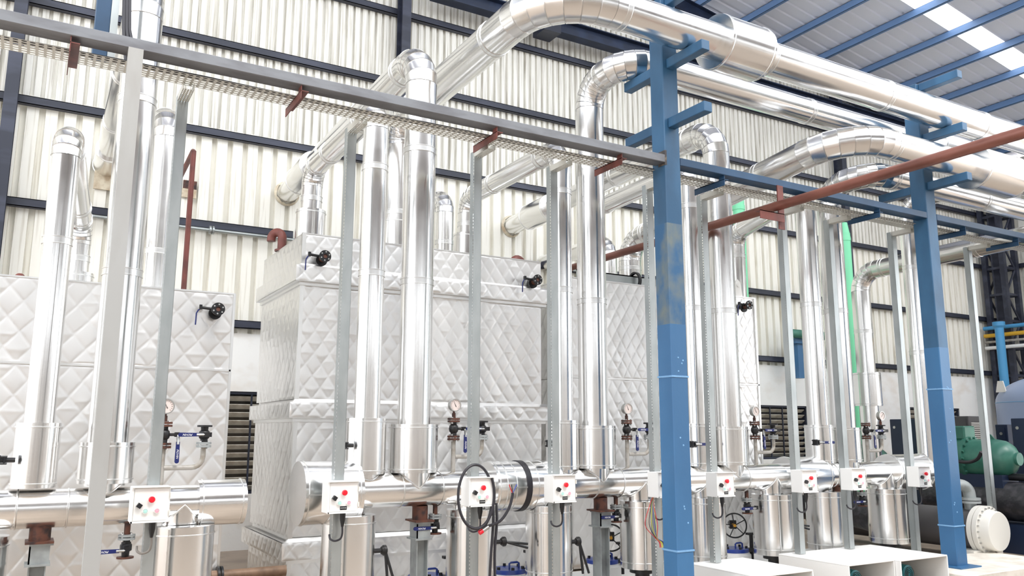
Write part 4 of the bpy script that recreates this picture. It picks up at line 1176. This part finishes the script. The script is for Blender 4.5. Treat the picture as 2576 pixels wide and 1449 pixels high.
wpart(ev, 'cradle', MB().box((11.7, 3.4, 0), (12.3, 7.8, .38)), 'cab_navy', smooth=0)
for y in (5.4, 6.3, 7.2): wpart(ev, 'wrap_band', MB().lathe((12.0, y, .67), (0, 1, 0), [(0, .27), (.002, .276), (.05, .276), (.052, .27)], 36, False), 'insul_black')
wpart(ev, 'suction_pipe', MB().tube([(12.0, 3.5, 1.0), (12.0, 6.8, 1.0), (12.0, 7.05, 1.03), (12.0, 7.1, 1.12)], .05, 12), 'black_plastic')
def compressor(label, x, y, z, s=1.0):
    c = thing('compressor', label, 'compressor', (x, y, z), 'green chiller compressors')
    wpart(c, 'shell', MB().lathe((x, y, z), (0, -1, 0), [(0, .27), (.36, .27), (.47, .25), (.55, .2), (.6, .13), (.62, .09)], 36), 'chiller_green')
    f = wpart(c, 'flange', MB().cyl((x, y, z), (x, y + .06, z), .31, seg=36).cyl((x, y + .07, z), (x, y + .3, z), .29, seg=36), 'chiller_green')
    for k in range(18):
        a = 2 * math.pi * k / 18
        wpart(c, 'flange_bolt', MB().cyl((x + .29 * math.cos(a), y - .025, z + .29 * math.sin(a)), (x + .29 * math.cos(a), y, z + .29 * math.sin(a)), .018, seg=6), 'chiller_green', sub=f)
    wpart(c, 'end_plug', MB().cyl((x, y - .6, z), (x, y - .66, z), .09, seg=20), 'chiller_green')
    wpart(c, 'lifting_lug', MB().prism([(x - .01, y - .15, z + .26), (x - .01, y - .35, z + .26), (x - .01, y - .28, z + .34), (x - .01, y - .22, z + .34)], (.02, 0, 0)), 'chiller_green', smooth=0)
    wpart(c, 'valve_block', MB().bbox((x - .14, y + .02, z + .26), (x + .14, y + .4, z + .46), .02).cyl((x - .05, y + .1, z + .4), (x - .05, y + .5, z + .4), .06, seg=14), 'chiller_green')
    wpart(c, 'cradle', MB().box((x - .2, y - .5, z - .42), (x + .2, y + .25, z - .22)), 'cab_navy', smooth=0)
compressor('dark green compressor drum right of the far blue column', 12.0, 7.2, 1.25)
compressor('pale lit green compressor drum behind the last header drum', 12.4, 9.55, 1.12)
tag(link('power_cable', MB().tube(smooth_path([(11.8, 7.6, 1.35), (11.7, 7.3, 1.22), (11.6, 7.05, 1.2), (11.5, 6.85, 1.25), (11.45, 6.75, 1.35)]), .025, 8), 'cable'), 'thick black cable slung across the dark green compressor', 'cable')
def cabinet(label, lo, hi, m, vents=False):
    r = thing('switch_cabinet', label, 'cabinet', ((lo[0] + hi[0]) / 2, (lo[1] + hi[1]) / 2, 0))
    wpart(r, 'body', MB().bbox(lo, hi, .01), m)
    wpart(r, 'door', MB().box((lo[0] - .012, lo[1] + .04, lo[2] + .06), (lo[0], hi[1] - .04, hi[2] - .05)), m, smooth=0)
    wpart(r, 'lock', MB().cyl((lo[0] - .02, hi[1] - .1, hi[2] - .15), (lo[0] - .01, hi[1] - .1, hi[2] - .15), .025, seg=12), 'steel')
    if vents:
        for k in range(16): wpart(r, 'vent_slat', MB().box((lo[0] + .06, lo[1] - .012, hi[2] - .12 - .03 * k), (hi[0] - .06, lo[1], hi[2] - .105 - .03 * k)), 'offwhite', smooth=0)
cabinet('navy blue switch cabinet behind the last control box', (14.0, 9.25, 0), (14.5, 9.95, 1.86), 'cab_navy')
cabinet('grey cabinet with louvres right of the far blue column', (13.2, 7.95, 0), (13.75, 8.3, 1.88), 'cab_grey', True)
cabinet('small navy cabinet above the dark green compressor', (14.2, 7.9, 0), (14.6, 8.1, 1.75), 'cab_navy')
cabinet('tall navy cabinet at the right edge of the picture', (13.6, 6.6, 0), (14.2, 7.5, 1.84), 'cab_navy')
wt = thing('water_tank', 'large pale blue vertical tank with a domed top at the right edge', 'tank', (17.3, 8.55, 0))
wpart(wt, 'shell', MB().lathe((17.3, 8.55, 0), (0, 0, 1), [(0, 1.1), (2.2, 1.1)], 48, False), 'tank_blue')
wpart(wt, 'dome', MB().lathe((17.3, 8.55, 2.2), (0, 0, 1), [(0, 1.1)] + [(.55 * math.sin(t), 1.1 * math.cos(t)) for t in [math.pi / 2 * k / 12 for k in range(1, 13)]], 48, False), 'tank_blue')
wpart(wt, 'weld_seam', MB().lathe((17.3, 8.55, 2.19), (0, 0, 1), [(0, 1.1), (.01, 1.108), (.02, 1.1)], 48, False), 'weld')
wpart(wt, 'top_valve', MB().cyl((16.9, 8.2, 2.6), (16.9, 8.2, 2.95), .05, seg=12).cyl((16.75, 8.2, 2.86), (17.05, 8.2, 2.86), .05, seg=12).cyl((16.9, 8.2, 2.95), (16.9, 8.2, 3.05), .09, seg=12), 'offwhite')
wpart(wt, 'lifting_lug', MB().prism([(16.45, 9.1, 2.4), (16.45, 9.3, 2.4), (16.45, 9.25, 2.62), (16.45, 9.15, 2.62)], (.03, 0, 0)), 'offwhite', smooth=0)
sg = thing('insulated_bend', 'black lagged pipe bend behind the rightmost casing', 'pipe', (10.6, 7.6, .5))
wpart(sg, 'lagging', MB().tube(smooth_path([(9.95, 8.6, .6), (10.05, 8.2, .6), (10.1, 7.8, .55), (10.12, 7.45, .5)]), .24, 28), 'insul_black')
wpart(sg, 'thermowell', MB().cyl((10.35, 7.35, .65), (10.35, 7.35, .95), .05, seg=14), 'offwhite')
wpart(sg, 'thermowell_cap', MB().lathe((10.35, 7.35, .95), (0, 0, 1), [(0, .05), (.02, .09), (.06, .09), (.07, .03)], 14), 'brass')
lb_ = wpart(sg, 'warning_label', MB().box((10.31, 7.294, .72), (10.39, 7.298, .86)), 'line_yellow', smooth=0)
wpart(sg, 'label_symbol', MB().box((10.347, 7.292, .76), (10.353, 7.294, .84)).lathe((10.35, 7.293, .75), (0, -1, 0), [(0, .016), (.001, .016), (.001, 0)], 14).box((10.325, 7.292, .80), (10.331, 7.294, .85)).box((10.337, 7.292, .80), (10.342, 7.294, .85)), 'black_plastic', sub=lb_, smooth=0)
tag(link('floor_hose', MB().tube(smooth_path([(10.9, 5.6, .12), (11.5, 5.5, .06), (12.4, 5.6, .05), (13.2, 5.4, .05)]), .05, 14), 'hose_green'), 'pale green hose lying on the floor by the condenser', 'hose')

fp = thing('feed_pipe', 'brown feed pipe low between the far left and middle tanks', 'pipe', (1.7, 7.6, .45))
wpart(fp, 'run', MB().cyl((1.2, 8.15, .3), (2.25, 8.15, .3), .05, seg=16), 'brown_pipe')
wpart(fp, 'flange', MB().cyl((1.62, 8.15, .3), (1.64, 8.15, .3), .085, seg=20).cyl((1.65, 8.15, .3), (1.67, 8.15, .3), .085, seg=20), 'black_iron')
# crude cut-outs around the pipes that pass the back wall
for k, (x0, x1, z0, z1, lb) in enumerate(((.5, .78, 4.8, 5.45, 'rough wall cut-out behind the far left riser'), (1.27, 1.33, 4.72, 5.15, 'narrow wall cut-out beside the bright white-lit pipe'), (1.6, 1.78, 4.85, 5.1, 'patched wall cut-out where the red vent leaves'))):
    r = thing('wall_cutout', lb, 'wall opening', (x0, 11.97, z0))
    wpart(r, 'dark_gap', MB().box((x0, 11.97, (z0 + z1) / 2), (x1, 11.99, z1)), 'rust_iron', smooth=0)
    wpart(r, 'patch_sheet', MB().box((x0 - .02, 11.96, z0), (x1, 11.985, (z0 + z1) / 2)), 'foam', smooth=0)
for x, z, R_, lb in ((3.06, 5.12, .152, 'ragged foam collar where the middle exhaust enters the wall'), (6.95, 5.12, .155, 'ragged foam collar where the second exhaust enters the wall')):
    rs = random.Random(int(x * 100)); seg = 30
    vs = []
    for t, q in ((0, 1.0), (.02, 1.1), (.05, 1.02)):
        for k in range(seg):
            a = 2 * math.pi * k / seg
            rr = R_ * (q + (.14 * rs.random() if t > 0 else .25))
            vs.append((x + rr * math.cos(a), 11.99 - t, z + rr * math.sin(a)))
    fs = [(i * seg + k, i * seg + (k + 1) % seg, (i + 1) * seg + (k + 1) % seg, (i + 1) * seg + k) for i in range(2) for k in range(seg)]
    tag(link('foam_collar', MB().add(vs, fs), 'foam'), lb, 'sealant')

# fastenings and marks too small to pick apart singly
for o in bpy.data.objects:
    if o.parent is not None and o.name.split('.')[0] in ('flange_bolts', 'flange_bolt', 'dial_marks', 'cooling_fins', 'fan_grille', 'label_symbol', 'hinge', 'bolt'):
        o['kind'] = 'stuff'
